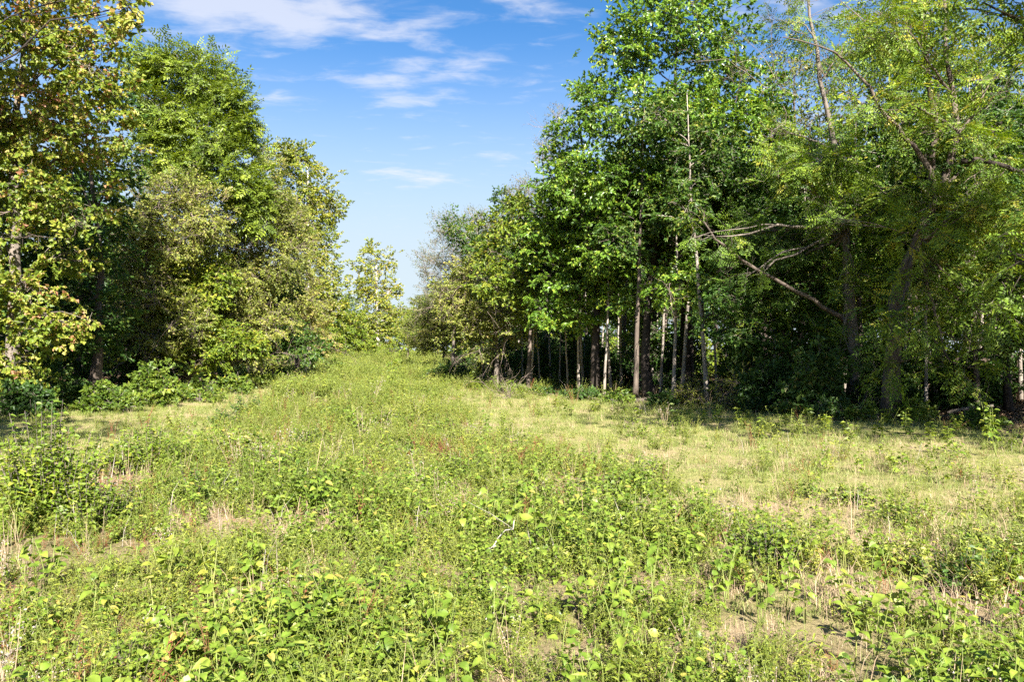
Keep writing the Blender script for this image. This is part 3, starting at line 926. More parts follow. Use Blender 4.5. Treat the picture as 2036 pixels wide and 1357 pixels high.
# ------------------------------------------------------------------ trees of the left edge
LG = None
hero("autumn_tree", "tall tree with pinkish and yellow autumn leaves at the left edge", "tree", 21, 20, r=.22, seed=201, kind="broad", mat=M_AUTUMN, bark=BARK_GREY, dens=6.2, droop=.35, bare=8, bare_rad=.012, bare_len=.9,
     lobes=[(60, 60, 125, 90, 0, 1, .12), (185, 140, 75, 70, 0, 1, .05), (20, 230, 130, 85, -.5, 1, .10), (170, 255, 85, 80, -.3, 1, .06), (95, 390, 125, 75, -.3, .9), (70, -80, 140, 80, .3, 1, .1),
            (-110, 130, 120, 140), (-100, 350, 120, 140), (50, 575, 85, 45, -.8, .8, .06), (105, 650, 75, 38, -1.2, .9, .10), (25, 720, 70, 60, -.6, .8), (-110, 560, 110, 110), (130, 500, 60, 50, .2, .5), (205, 60, 45, 40, 0, .5, .15)])
hero("overhanging_tree", "red-leaved branch tip of a tall tree hanging into the top left sky", "tree", 16.5, -330, r=.24, seed=202, kind="broad", mat=M_AUTUMN, bark=BARK_DARK, dens=3.6, droop=.3, limb_k=.35, subs=3,
     lobes=[(-330, 60, 200, 190), (-230, -180, 220, 130), (-420, 300, 160, 160), (-20, -120, 130, 60, 0, .9, .15), (110, -70, 80, 45, 0, .8, .2), (205, -28, 42, 26, 0, .9, .3), (243, 8, 20, 22, 0, 1.2, .4), (-300, 480, 130, 110)])
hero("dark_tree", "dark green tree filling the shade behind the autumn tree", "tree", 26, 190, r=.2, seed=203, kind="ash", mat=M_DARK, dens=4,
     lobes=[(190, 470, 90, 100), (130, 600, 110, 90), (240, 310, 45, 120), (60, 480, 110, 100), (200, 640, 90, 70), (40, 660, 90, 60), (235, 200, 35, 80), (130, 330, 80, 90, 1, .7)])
hero("walnut_tree", "tall bright green round-topped tree rising above the left thicket", "tree", 34, 375, r=.26, seed=204, kind="walnut", mat=M_WALNUT, bark=BARK_GREY, dens=7.0, bare=3,
     lobes=[(325, 135, 55, 48), (395, 150, 62, 58), (450, 200, 52, 55), (330, 225, 68, 60), (410, 270, 72, 60, -.6), (480, 245, 34, 42), (290, 165, 30, 55), (455, 350, 68, 60), (370, 330, 70, 50), (290, 92, 16, 24, 0, .8), (300, 300, 50, 60), (500, 400, 40, 60)])
hero("thicket_tree", "olive-brown tangled tree with bare grey branches on the left", "tree", 32, 285, r=.12, seed=205, kind="small", mat=M_OLIVE, twig_mat=TWIG, bark=BARK_GREY, dens=10, bare=22, bare_rad=.016,
     lobes=[(285, 430, 55, 65), (345, 385, 62, 50, 0, 1, -.05), (270, 520, 45, 60), (345, 480, 66, 60), (400, 430, 60, 60), (310, 580, 60, 50), (250, 600, 35, 60), (300, 680, 60, 40, -.4, .8, -.1), (380, 640, 50, 50, 0, .8)])
hero("thicket_tree", "broad dusty olive tree in the middle of the left thicket", "tree", 36, 455, r=.14, seed=206, kind="small", mat=M_OLIVE, twig_mat=TWIG, bark=BARK_GREY, dens=10, bare=14, bare_rad=.015,
     lobes=[(430, 470, 66, 60, -.4), (500, 440, 60, 55), (470, 560, 70, 60, -.5), (545, 520, 65, 70), (580, 450, 40, 55), (400, 560, 50, 50), (540, 400, 40, 40), (450, 640, 60, 45, -.4, .8), (530, 640, 60, 50, -.4, .8), (500, 710, 55, 25, -.5, .7)])
hero("thicket_tree", "dull brownish thicket tree leaning over the grass at the far end of the left row", "tree", 44, 590, r=.14, seed=207, kind="small", mat=M_OLIVE, twig_mat=TWIG, bark=BARK_GREY, dens=8.5, bare=9, bare_rad=.015,
     lobes=[(595, 520, 48, 70), (622, 600, 40, 50), (560, 600, 55, 50), (610, 660, 42, 40, 0, 1, .1), (640, 680, 25, 30, 0, .8, .3), (530, 360, 40, 50), (565, 430, 40, 45)])
hero("green_bough_tree", "slender tree with glossy yellow-green low boughs inside the left thicket", "tree", 33, 395, r=.09, seed=208, kind="ash", mat=M_LIME, dens=9,
     lobes=[(345, 560, 48, 45), (395, 610, 55, 42), (430, 560, 40, 60), (470, 680, 48, 24, -.6), (500, 690, 30, 24, -.4), (255, 640, 48, 26, -1), (440, 660, 40, 26), (300, 610, 40, 30), (350, 690, 50, 30, -.4), (220, 700, 40, 26, -1), (410, 715, 45, 22, -.6)])
hero("shade_tree", "dark leafy tree in the shadow low in the left thicket", "tree", 38, 540, r=.12, seed=209, kind="ash", mat=M_DARK, dens=7,
     lobes=[(560, 660, 60, 50), (480, 640, 60, 60), (390, 680, 70, 50), (310, 690, 70, 50, -2), (610, 690, 40, 30), (420, 560, 60, 60, 2), (520, 560, 70, 60, 2), (240, 690, 60, 50, -4)])
hero("sycamore_tree", "yellow-green tree with a rounded top at the far end of the left row", "tree", 55, 612, r=.24, seed=210, kind="broad", mat=M_SYC, bark=BARK_PALE, dens=5.6, spray=1.15,
     lobes=[(598, 320, 40, 38), (625, 380, 45, 45), (655, 415, 32, 30), (600, 440, 50, 50), (635, 490, 42, 46), (570, 310, 30, 30), (655, 560, 30, 45), (625, 600, 45, 50), (668, 620, 26, 40), (560, 390, 36, 50, 1, .8, -.25), (520, 310, 30, 34, 2, 1, -.2)])
hero("sycamore_tree", "yellow sycamore with a pale forked trunk at the far end of the clearing", "tree", 122, 748, r=.42, seed=211, kind="broad", mat=M_SYC, bark=BARK_PALE, dens=4.6, spray=2.0,
     lobes=[(738, 528, 28, 34, 0, .8, .05), (768, 520, 22, 30, 0, .7, .1), (722, 580, 24, 34, 0, .8), (760, 585, 28, 36, 0, .7, .12), (785, 570, 14, 28, 0, .7, .2), (745, 640, 30, 34), (722, 650, 26, 30), (772, 625, 20, 26), (755, 690, 24, 14, 0, 1, -.05), (705, 560, 16, 40, 0, .6), (745, 580, 30, 40, 1, .8), (735, 500, 18, 18, 0, .8), (790, 640, 20, 40, 0, .7), (755, 660, 40, 30, 1, .8)])
hero("roadside_tree", "low yellow-green tree beside the far sycamore", "tree", 96, 685, r=.2, seed=212, kind="broad", mat=M_LIME, dens=6, spray=1.7,
     lobes=[(690, 655, 36, 28), (655, 672, 30, 26), (720, 675, 28, 22), (670, 695, 30, 16), (705, 640, 20, 20, 0, .8, .2), (735, 700, 26, 14), (640, 640, 22, 34)])

# ------------------------------------------------------------------ trees of the right edge
hero("oak_tree", "big dense glossy green tree towering over the right side of the clearing", "tree", 27.5, 1286, r=.20, seed=221, kind="ash", mat=M_ASH, bark=BARK_DARK, dens=6.4, droop=.35, spray=1.0, bare=4,
     trunk=[(1290, 795, 0), (1280, 700, 0), (1300, 500, .3), (1340, 300, .3), (1350, -40, 0)],
     lobes=[(1330, 40, 115, 80), (1245, 95, 75, 75), (1420, 110, 95, 85), (1180, 215, 62, 70, .3), (1285, 235, 95, 80, -.6), (1420, 250, 105, 85, -.4), (1510, 190, 60, 90), (1225, 370, 85, 72, -.5), (1345, 395, 92, 66, -.8), (1465, 370, 85, 55, -.3),
            (1345, 560, 78, 50, -2.2, 1.1, .08), (1225, 490, 82, 60), (1150, 340, 62, 70), (1330, -90, 130, 80), (1420, 500, 75, 50, .5), (1265, 590, 60, 34, .5)])
hero("edge_tree", "deep green tree tucked against the left flank of the big dense tree", "tree", 29.8, 1183, r=.19, seed=222, kind="ash", mat=M_ASH, bark=BARK_DARK, dens=6,
     lobes=[(1125, 285, 48, 52), (1105, 360, 52, 60), (1150, 450, 70, 60), (1085, 460, 48, 60), (1180, 550, 70, 50), (1115, 560, 60, 50), (1150, 630, 75, 30), (1080, 620, 40, 34, 0, .7), (1165, 190, 24, 40, 0, .6)])
hero("edge_tree", "light yellow-green tree lower down the sloping right treeline", "tree", 32.5, 1050, r=.11, seed=223, kind="ash", mat=M_LIME, dens=6.5,
     lobes=[(1040, 415, 42, 34), (1000, 455, 42, 34), (1050, 490, 52, 44), (975, 500, 34, 30, 0, .9), (1035, 560, 52, 40), (985, 570, 40, 34), (1060, 620, 46, 34), (945, 440, 22, 24, 0, .5)])
hero("feathery_tree", "thin greyish feathery tree poking above the right treeline beside the big green one", "tree", 45, 1085, r=.12, seed=224, kind="thin", mat=M_GREYL, bark=BARK_GREY, twig_mat=TWIG, dens=7, droop=-.3, bare=5, bare_rad=.015,
     lobes=[(1090, 300, 24, 40), (1060, 385, 30, 44), (1110, 240, 20, 40, 0, .6), (1020, 400, 26, 40, 0, .6), (1090, 440, 40, 60)])
hero("feathery_tree", "sparse grey-green feathery tree standing at the far right treeline", "tree", 54, 900, r=.14, seed=225, kind="thin", mat=M_GREYL, bark=BARK_GREY, twig_mat=TWIG, dens=7.5, droop=-.35, bare=6, bare_rad=.016,
     lobes=[(890, 455, 40, 36), (935, 450, 40, 36), (865, 520, 40, 44), (915, 520, 44, 44), (850, 570, 22, 44, 0, .7), (960, 470, 30, 50), (890, 600, 40, 40)])
hero("drooping_tree", "tan-olive tree with bare drooping branches along the right treeline", "tree", 35, 985, r=.12, seed=226, kind="small", mat=M_OLIVE, twig_mat=TWIG, bark=BARK_GREY, dens=8.5, bare=10, bare_rad=.012, gravity=.05, bare_len=1.7,
     lobes=[(945, 555, 58, 42), (985, 620, 60, 42, -.5, .8), (935, 640, 55, 40), (900, 590, 45, 40), (1020, 660, 50, 34, -.8, .6), (965, 690, 50, 24, 0, .8, -.2)])
hero("drooping_tree", "pale olive rounded tree far along the right treeline, partly bare", "tree", 62, 880, r=.14, seed=227, kind="small", mat=M_OLIVE, twig_mat=TWIG, bark=BARK_GREY, dens=9, spray=1.15, bare=5, bare_rad=.014,
     lobes=[(880, 640, 45, 40), (850, 620, 34, 40, 0, 1, -.1), (910, 670, 40, 34), (855, 680, 36, 26), (830, 660, 26, 34, 0, 1, -.15)])
hero("far_bush_tree", "small round green tree at the distant bend of the right treeline", "tree", 92, 810, r=.16, seed=228, kind="small", mat=M_WALNUT, dens=4, spray=1.7,
     lobes=[(815, 660, 30, 34), (835, 690, 28, 18), (795, 685, 22, 18), (800, 640, 20, 34, 0, .8, .2), (830, 630, 24, 30), (780, 700, 22, 14), (850, 660, 26, 36)])
hero("ivy_trunk_tree", "tree with a thick pale mottled trunk and half-bare crown against the blue sky", "tree", 21.5, 1712, r=.16, seed=229, kind="locust", mat=M_LOCUST, bark=BARK_GREY, dens=7, bare=14, bare_rad=.010, sides=11,
     trunk=[(1715, 815, 0), (1692, 640, 0), (1690, 520, 0), (1668, 330, 0), (1640, 180, .2), (1615, 40, .3), (1600, -90, .3)],
     bare_lobes=[(-1.6, 0, 9.6, .9, .9, .9), (-1.0, 0, 8.6, .8, .8, .9), (-2.2, 0, 9.0, .8, .8, .8)],
     lobes=[(1640, 320, 85, 45, -1.2, 1.1, .1), (1560, 345, 55, 34, -1, 1.1, .1), (1590, 40, 85, 60, 0, .40), (1680, 90, 70, 70, 0, .50), (1715, 400, 80, 50, -.5), (1560, 470, 75, 50, 1, 1, -.3), (1480, 470, 75, 55, 1, 1, -.3), (1430, 470, 60, 40, -1.6, .5, -.1), (1520, 540, 60, 34, -1.8, .5, -.1), (1640, 500, 70, 50, 1, 1, -.3), (1500, 590, 70, 50, 1.5, .9, -.3), (1600, 600, 60, 50, 1.5, .8, -.25), (1545, 250, 34, 60, 1, .45), (1660, 420, 60, 40, -1.5, .9), (1700, 560, 50, 50, -1.2, .5), (1690, 700, 60, 60, -1, .5, -.1)])
hero("leaning_tree", "feathery-leaved tree whose dark trunk leans right at the right edge", "tree", 18.5, 1775, r=.19, seed=230, kind="locust", mat=M_LOCUST, bark=BARK, dens=7, bare=8, bare_rad=.014, sides=11,
     trunk=[(1770, 845, 0), (1775, 640, 0), (1800, 530, 0), (1860, 400, 0), (1915, 290, 0), (1890, 120, .2), (1880, -60, .2)],
     lobes=[(1800, 50, 90, 60, -.5, .75), (1905, 70, 90, 70, 0, .5), (1985, 150, 70, 70, 0, .4), (1775, 190, 80, 50, -.3, .9), (1880, 250, 75, 55, 0, .6), (1970, 300, 70, 60, .3, .7), (1905, 410, 95, 55, -.4), (1990, 430, 60, 70, -.3), (1850, 540, 80, 50, .3), (1950, 620, 70, 60, 0, .8), (1790, 380, 60, 50, .5), (1750, 60, 60, 60, 0, .5), (1830, 460, 60, 40, -1.2, .7), (1790, 620, 60, 60, -1, .6), (1890, 720, 70, 50, -.5, .5), (1760, 720, 50, 50, -.8, .5)])
hero("overhead_tree", "tree beyond the frame whose sparse feathery boughs fill the top right corner", "tree", 12.5, 2330, r=.24, seed=231, kind="locust", mat=M_LOCUST, bark=BARK_DARK, dens=5.0, droop=.45, bare=6, bare_rad=.012,
     lobes=[(1860, -190, 150, 60, -1, .8), (2000, -300, 150, 80, -1, .7), (2330, 30, 200, 150), (2200, -260, 260, 150), (2420, -200, 220, 200), (2030, -150, 140, 60, -.5, .6), (1960, 0, 90, 40, -.6, .35), (2040, 70, 60, 60, 0, .4), (2020, 520, 40, 80, -.3, .35), (2120, 420, 70, 120, 0, .7), (2260, 400, 120, 120)])

hero("leafy_understory_tree", "small dense tree with dark leaves filling the shade below the sweeping limb", "tree", 23, 1560, r=.07, seed=232, kind="ash", mat=M_DARK, dens=6,
     lobes=[(1540, 560, 80, 60), (1480, 640, 80, 60), (1600, 650, 70, 60), (1540, 720, 80, 50), (1620, 560, 60, 60), (1440, 560, 50, 50, 0, .8)])
hero("leafy_understory_tree", "small yellow-green tree between the thick pale trunk and the leaning one", "tree", 22.5, 1765, r=.06, seed=233, kind="small", mat=M_LOCUST, dens=7,
     lobes=[(1760, 470, 60, 60), (1740, 580, 60, 60), (1800, 640, 60, 60), (1720, 690, 60, 50, 0, .8), (1770, 740, 70, 40, 0, .7)])
hero("leafy_understory_tree", "bushy small-leaved tree filling the right edge below the leaning trunk", "tree", 21, 1940, r=.07, seed=234, kind="small", mat=M_LOCUST, dens=7,
     lobes=[(1930, 500, 80, 70), (2000, 560, 80, 70), (1880, 610, 70, 60), (1970, 690, 80, 50, 0, .7, -.2), (2050, 450, 60, 90), (1870, 480, 60, 50), (2060, 650, 70, 70)])

hero("backing_tree", "tall yellow-green tree standing behind the half-bare crown at the upper right", "tree", 26.5, 1800, r=.2, seed=235, kind="small", mat=M_LOCUST, bark=BARK, dens=5.5, spray=1.15,
     lobes=[(1660, 170, 60, 60, 0, .6), (1740, 120, 70, 70, 0, .8), (1830, 90, 80, 80), (1920, 130, 80, 80), (2010, 180, 70, 80), (1760, 270, 80, 70), (1860, 250, 80, 70), (1960, 320, 90, 80), (1660, 300, 70, 60), (1740, 20, 70, 60, 0, .7), (1880, -20, 90, 60, 0, .8), (2030, 60, 80, 70), (1560, 300, 60, 60, 0, .8)])
hero("backing_tree", "dull green tree behind the gap between the big dense tree and the half-bare crown", "tree", 30, 1590, r=.17, seed=236, kind="small", mat=M_OLIVE, bark=BARK, dens=5, spray=1.2,
     lobes=[(1560, 180, 60, 60, 0, .7), (1600, 270, 70, 60), (1540, 340, 60, 60), (1620, 380, 70, 60), (1560, 100, 40, 50, 0, .5)])

# wide-crowned neighbour just outside the frame: its high boughs shade the strip before the wood
cx_, cy0 = 11.6, 6.6
rt = make_tree("canopy_tree", (cx_, cy0, float(gz(cx_, cy0))), [(0, 0, 0), (-.1, .1, 3), (-.3, .2, 6), (-.6, .3, 9.5)], .27,
               [(-5.6, 1.2, 8.3, 1.7, 1.7, 1.0), (-4.0, 2.6, 8.9, 1.8, 1.7, 1.1), (-3.6, -.4, 8.6, 1.8, 1.7, 1.1), (-2.0, 1.2, 9.4, 1.9, 1.9, 1.2), (-1.6, 3.6, 8.9, 1.7, 1.7, 1.2), (0, 0, 9.8, 2, 2, 1.4),
                (.2, 2.8, 9.0, 1.9, 1.9, 1.3), (1.8, 1, 8.4, 2, 2, 1.5), (0, -2.0, 8.4, 1.8, 1.8, 1.3), (-.6, 1, 11, 1.6, 1.6, 1.1), (2.0, 3.8, 7.6, 1.8, 1.8, 1.5), (1.6, 5.0, 6.0, 1.4, 1.4, 1.2), (-3.0, 1.2, 10.3, 1.4, 1.4, .9)],
               "ash", M_DARK, 240, dens=3.0, spray=1.3, bark=BARK_DARK)
tag(rt, "wide-crowned tree beyond the right side whose high boughs shade the wood edge", "tree")
lt = copy_tree(rt, (-11.8, 5.6, float(gz(-11.8, 5.6))), math.pi)
tag(lt, "wide-crowned tree beyond the left side whose boughs shade the mown path", "tree")

# the sweeping low limb of the pale trunk: a separate bough child
iv = bpy.data.objects["ivy_trunk_tree"]
tr_ = [c for c in iv.children if c.name.startswith("trunk")][0]


def limb(par, root, pts_px, Y, r0, r1, bark, seed):
    r = np.random.default_rng(seed)
    p = np.array([(atx(px, Y + dy) - root.location.x, dy + Y - root.location.y, atz(py, Y + dy) - root.location.z) for px, py, dy in pts_px])
    t = np.linspace(0, len(p) - 1, 16)
    q = np.stack([np.interp(t, np.arange(len(p)), p[:, j]) for j in range(3)], 1)
    q[1:-1] = (q[:-2] + 2 * q[1:-1] + q[2:]) / 4
    q[1:-1] += r.normal(0, .02, (14, 3))
    mb = MB(); mb.tube(q, np.linspace(r0, r1, 16), 7, 0, lump=.2)
    for k in (8, 10, 12, 14, 15):
        bare_spray(mb, q[k], q[k] - q[k - 1] + r.normal(0, .3, 3), .55, r, 2, r1 * .28)
    return link("limb", mb.mesh("limb", [bark, TWIG]), par)


limb(tr_, iv, [(1680, 640, 0), (1640, 610, -.2), (1560, 565, -.6), (1490, 530, -.9), (1440, 490, -1.1), (1400, 440, -1.2)], 21.5, .075, .02, BARK, 3)
ln_ = bpy.data.objects["leaning_tree"]
tl_ = [c for c in ln_.children if c.name.startswith("trunk")][0]
limb(tl_, ln_, [(1862, 400, 0), (1850, 320, -.1), (1800, 270, -.2), (1755, 220, -.2), (1715, 140, -.2), (1650, 90, -.2), (1560, 70, -.2)], 18.5, .075, .012, BARK, 4)
limb(tl_, ln_, [(1915, 320, 0), (1960, 315, -.2), (2036, 340, -.5), (2110, 330, -.6)], 18.5, .08, .03, BARK_DARK, 5)
limb(tl_, ln_, [(1865, 400, 0), (1850, 340, .2), (1868, 250, .2), (1850, 150, .2), (1840, 30, .2)], 18.5, .12, .04, BARK, 6)
# ------------------------------------------------------------------ inside the woods: slender trees, deep trees, understory
def place(X, Y): return (X, Y, float(gz(X, Y)))


def slender(seed, h, r, mat, bark, kind="ash", low=5.5, nl=4, dens=5):
    rr = np.random.default_rng(seed)
    lean = rr.normal(0, .05, 2)
    tp = [(0, 0, 0), (lean[0] * h * .3 + rr.normal(0, .06), lean[1] * h * .3, h * .33), (lean[0] * h * .7, lean[1] * h * .7 + rr.normal(0, .08), h * .66), (lean[0] * h, lean[1] * h, h)]
    lob = []
    for i in range(nl):
        z = low + (h - low) * (i + .5) / nl; a = rr.uniform(0, 6.28); d = rr.uniform(.3, 1.2)
        w = rr.uniform(.8, 1.4)
        lob.append((lean[0] * z + d * math.cos(a), lean[1] * z + d * math.sin(a), z, w, w, w * .7))
    return make_tree("slender_tree", (0, 0, 0), tp, r, lob, kind, mat, seed, dens=dens, bark=bark, sides=7, subs=3)


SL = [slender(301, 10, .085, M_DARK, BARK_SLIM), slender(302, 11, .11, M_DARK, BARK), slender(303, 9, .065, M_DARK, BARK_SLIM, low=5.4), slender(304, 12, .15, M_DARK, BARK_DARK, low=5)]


def use(proto, first, loc, rz, sc):
    if not first.get(proto.name):
        first[proto.name] = True
        proto.location = loc; proto.rotation_euler = (0, 0, rz); proto.scale = (sc,) * 3
        return proto
    return copy_tree(proto, loc, rz, sc)


used = {}


def spot_words(X, Y, side="right"):
    px = 1018 + X / Y * F
    if side == "right":
        where = next(w for lim, w in ((1060, "behind the dark front-row trunks"), (1240, "behind the deep green flanking tree"), (1400, "below the big dense tree"), (1500, "behind the foremost pale trunk"),
                                      (1620, "behind the sweeping limb"), (1740, "behind the thick mottled trunk"), (1880, "behind the leaning trunk"), (99999, "at the right edge")) if px < lim)
    else:
        where = next(w for lim, w in ((120, "behind the autumn tree"), (260, "behind the dark green tree"), (420, "behind the tall round-topped tree"), (560, "behind the dusty olive tree"), (99999, "behind the yellow-green far tree")) if px < lim)
    return where


def depth_words(Y, a, b):
    return "near" if Y < a else ("middling-far" if Y < b else "far-back")


# trunks that can be told apart at the wood's edge: (px, Y, proto, scale, label)
named = [
    (1408, 24.6, 0, 1.0, "sunlit pale slender trunk standing foremost at the edge of the right wood"),
    (1338, 26.0, 2, 1.1, "slim sunlit trunk just left of the foremost pale trunk"),
    (1262, 26.3, 1, .9, "brown trunk with a sunlit foot under the big dense tree"),
    (1440, 32, 2, 1.0, "thin pale trunk behind and right of the foremost pale trunk"),
    (1478, 33, 2, .9, "very thin sunlit trunk deeper in the wood right of the foremost pale one"),
    (1525, 28, 0, .9, "speckled ivy-dotted slender trunk in the shade near the thick pale trunk"),
    (1372, 30, 3, .9, "dark straight trunk in the shade between two pale slender trunks"),
    (962, 38.5, 1, .6, "dark leftmost trunk of the right wood's front row"),
    (978, 39.5, 3, .55, "dark trunk right beside the leftmost one of the front row"),
    (1006, 38.5, 1, .6, "forked-looking dark trunk near the pale dead brush"),
    (1075, 37, 0, .65, "thin dark trunk left of the thick shaded trunk"),
    (1112, 36, 2, .75, "bent thin dark stem in the shaded front row"),
    (1840, 20, 2, .75, "thin white-barked sapling in the gloom at the right"),
    (1792, 21, 2, .7, "thin twisted sapling beside the white-barked one"),
    (1945, 21, 1, .75, "short lit trunk near the fallen log at the right edge"),
    (2005, 22, 3, .7, "dark trunk at the far right edge of the wood"),
    (1640, 24, 0, .8, "slim pale trunk left of the thick mottled trunk"),
    (1150, 31, 2, .95, "thin pale stem left of the flanking tree's thick dark trunk"),
    (1215, 30.5, 0, .8, "slim grey trunk right of the flanking tree's thick dark trunk"),
    (1235, 33, 2, 1.0, "very thin stem behind the gap left of the brown sunlit-footed trunk"),
    (1312, 29, 2, .9, "very thin pale stem between the big tree's trunk and the slim sunlit one"),
    (1355, 33, 2, 1.0, "hair-thin pale stem just left of the dark straight trunk"),
    (1392, 34, 0, .8, "slim grey trunk seen close left of the foremost pale trunk"),
    (1462, 27.5, 2, .85, "crooked thin pale stem above the twiggy brown shrub"),
    (1505, 30, 0, .85, "slim lit trunk above the right end of the twiggy brown shrub"),
    (1040, 40, 2, .8, "thin pale stem beside the pale dead brush"),
    (1095, 40, 2, .9, "very thin stem left of the bent dark one"),
    (1055, 33.5, 2, .8, "thin pale stem under the lime-coloured tree"),
    (1130, 33, 2, .8, "thin grey stem between the bent dark stem and the flanking tree"),
    (1200, 28.5, 2, .85, "thin pale stem in front of the flanking tree's thick dark trunk"),
    (1298, 31, 2, 1.0, "thin stem peeping behind the big tree's trunk"),
    (1425, 29, 2, .9, "thin pale stem close behind the foremost pale trunk"),
    (1545, 25, 2, .9, "thin pale stem at the right end of the twiggy brown shrub"),
    (1570, 30, 2, 1.0, "faint thin stem in the dense shade left of the sweeping limb's root"),
    (1880, 23, 2, .8, "thin grey stem right of the leaning trunk's foot"),
    (1590, 27, 3, .8, "dark trunk in the thick undergrowth behind the sweeping limb"),
]
rr_ = np.random.default_rng(77)
for px, Y, pi, sc, lab in named:
    t = use(SL[pi], used, place(atx(px, Y), Y), rr_.uniform(0, 6.28), sc)
    tag(t, lab, "tree", "slender trees at the edge of the right wood")
GI = "slender trees inside the right wood"
spots = []
tries = 0
while len(spots) < 74 and tries < 4000:
    tries += 1
    Y = rr_.uniform(24, 62); X = float(rline(Y)) + rr_.uniform(.8, 1) * 0 + rr_.uniform(.8, 20) * (1 if rr_.random() < .6 else .45)
    if X > .667 * Y * 1.08: continue
    if X < atx(1560, Y) and 35 < Y < 47 and rr_.random() < .7: continue
    if all((X - a) ** 2 + (Y - b) ** 2 > 1.1 for a, b in spots):
        spots.append((X, Y))
for X, Y in spots:
    k = int(rr_.choice(4, p=[.27, .27, .3, .16]))
    t = use(SL[k], used, place(X, Y), rr_.uniform(0, 6.28), rr_.uniform(.75, 1.15))
    tag(t, depth_words(Y, 34, 46) + " " + ("slim grey", "brown", "very thin grey", "stout dark")[k] + " trunk inside the shaded right wood, " + spot_words(X, Y), "tree", GI)


def deep(seed, h, r, mat, kind="ash", low=4.6, nl=11, w=2.2, dens=3.3, spray=1.5, bark=None):
    rr = np.random.default_rng(seed); lob = []
    for i in range(nl):
        z = low + (h - low) * (i + .5) / nl; a = i * 2.4 + rr.normal(0, .4)
        f = math.sin(math.pi * min(1, .25 + .75 * (i + .5) / nl)) ** .7
        d = rr.uniform(.7, 2.2) * f
        ww = w * rr.uniform(.75, 1.15) * (.55 + .45 * f)
        lob.append((d * math.cos(a), d * math.sin(a), z, ww, ww, ww * .75))
    return make_tree("wood_tree", (0, 0, 0), [(0, 0, 0), (.1, 0, h * .3), (-.1, .1, h * .6), (0, 0, h * .95)], r, lob, kind, mat, seed, dens=dens, spray=spray, bark=bark or BARK_DARK, sides=8, subs=4)


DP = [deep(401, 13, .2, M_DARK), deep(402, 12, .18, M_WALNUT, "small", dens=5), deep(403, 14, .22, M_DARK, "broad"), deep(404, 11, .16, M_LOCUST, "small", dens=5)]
dsp = []
tries = 0
while len(dsp) < 34 and tries < 5000:
    tries += 1
    Y = rr_.uniform(34, 85); X = float(rline(Y)) + rr_.uniform(4, 40)
    if X > .667 * Y * 1.15 + 2: continue
    if Y < 58 and atx(980, Y) < X < atx(1590, Y): continue
    if all((X - a) ** 2 + (Y - b) ** 2 > 16 for a, b in dsp): dsp.append((X, Y))
for X, Y in dsp:
    t = use(DP[int(rr_.integers(4))], used, place(X, Y), rr_.uniform(0, 6.28), rr_.uniform(.75, 1.0))
    tag(t, depth_words(Y, 50, 66) + " leafy tree deep in the right wood, " + spot_words(X, Y), "tree", "trees deep in the right wood")
lsp = []
tries = 0
while len(lsp) < 22 and tries < 5000:
    tries += 1
    Y = rr_.uniform(24, 110); X = float(lline(Y)) - rr_.uniform(3.5, 26)
    if X < -.667 * Y * 1.15 - 2: continue
    if Y > 30 and X < -.667 * Y * 1.0: continue
    if all((X - a) ** 2 + (Y - b) ** 2 > 14 for a, b in lsp): lsp.append((X, Y))
for X, Y in lsp:
    t = use(DP[int(rr_.choice(4, p=[.35, .2, .3, .15]))], used, place(X, Y), rr_.uniform(0, 6.28), min(rr_.uniform(.62, .85), .155 * Y * .14 + .25))
    tag(t, depth_words(Y, 45, 75) + " dark leafy tree of the left thicket, " + spot_words(X, Y, "left"), "tree", "trees behind the left row")
for k, (px, Y, sc) in enumerate(sorted([(640, 150, .8), (685, 165, .9), (720, 158, .7), (775, 168, .85), (815, 150, .75), (850, 160, .9), (600, 140, .9), (900, 130, 1.0), (870, 118, .9), (840, 128, .7)])):
    t = use(DP[k % 4], used, place(atx(px, Y), Y), k * 1.3, sc)
    tag(t, ("first", "second", "third", "fourth", "fifth", "sixth", "seventh", "eighth", "ninth", "tenth")[k] + " from the left of the small far trees closing the end of the clearing", "tree", "far trees closing the clearing")
def distant_wood(name, label, path, depth, hmax, seed, n, mat, spray=2.2):
    r = np.random.default_rng(seed); path = np.array(path, float)
    seg = np.linalg.norm(np.diff(path, axis=0), axis=1); cum = np.concatenate(([0], np.cumsum(seg)))
    t = r.uniform(0, cum[-1], n)
    x = np.interp(t, cum, path[:, 0]) + r.normal(0, depth, n); y = np.interp(t, cum, path[:, 1]) + r.normal(0, depth, n)
    top = hmax * (.55 + .55 * vnoise(t, t * 0, 5.0, seed)) * (1 - .25 * vnoise(x, y, 2.5, seed + 1))
    z = gz(x, y) + r.random(n) * top
    a = r.normal(0, 1, (n, 3)); a[:, 2] *= .5
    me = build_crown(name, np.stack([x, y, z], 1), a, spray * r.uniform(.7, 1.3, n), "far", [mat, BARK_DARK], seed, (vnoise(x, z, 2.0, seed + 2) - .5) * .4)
    tag(link(name, me), label, "woods", kind="stuff")


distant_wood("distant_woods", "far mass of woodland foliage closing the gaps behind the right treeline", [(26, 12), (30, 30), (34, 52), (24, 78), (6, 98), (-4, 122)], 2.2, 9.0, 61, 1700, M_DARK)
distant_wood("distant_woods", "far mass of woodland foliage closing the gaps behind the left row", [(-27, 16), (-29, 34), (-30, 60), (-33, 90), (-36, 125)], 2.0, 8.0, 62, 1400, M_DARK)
distant_wood("distant_woods", "far band of woodland across the end of the clearing", [(-44, 140), (-34, 182), (-18, 190), (-4, 172), (8, 140)], 3.0, 9.0, 63, 1500, M_WALNUT, 3.0)
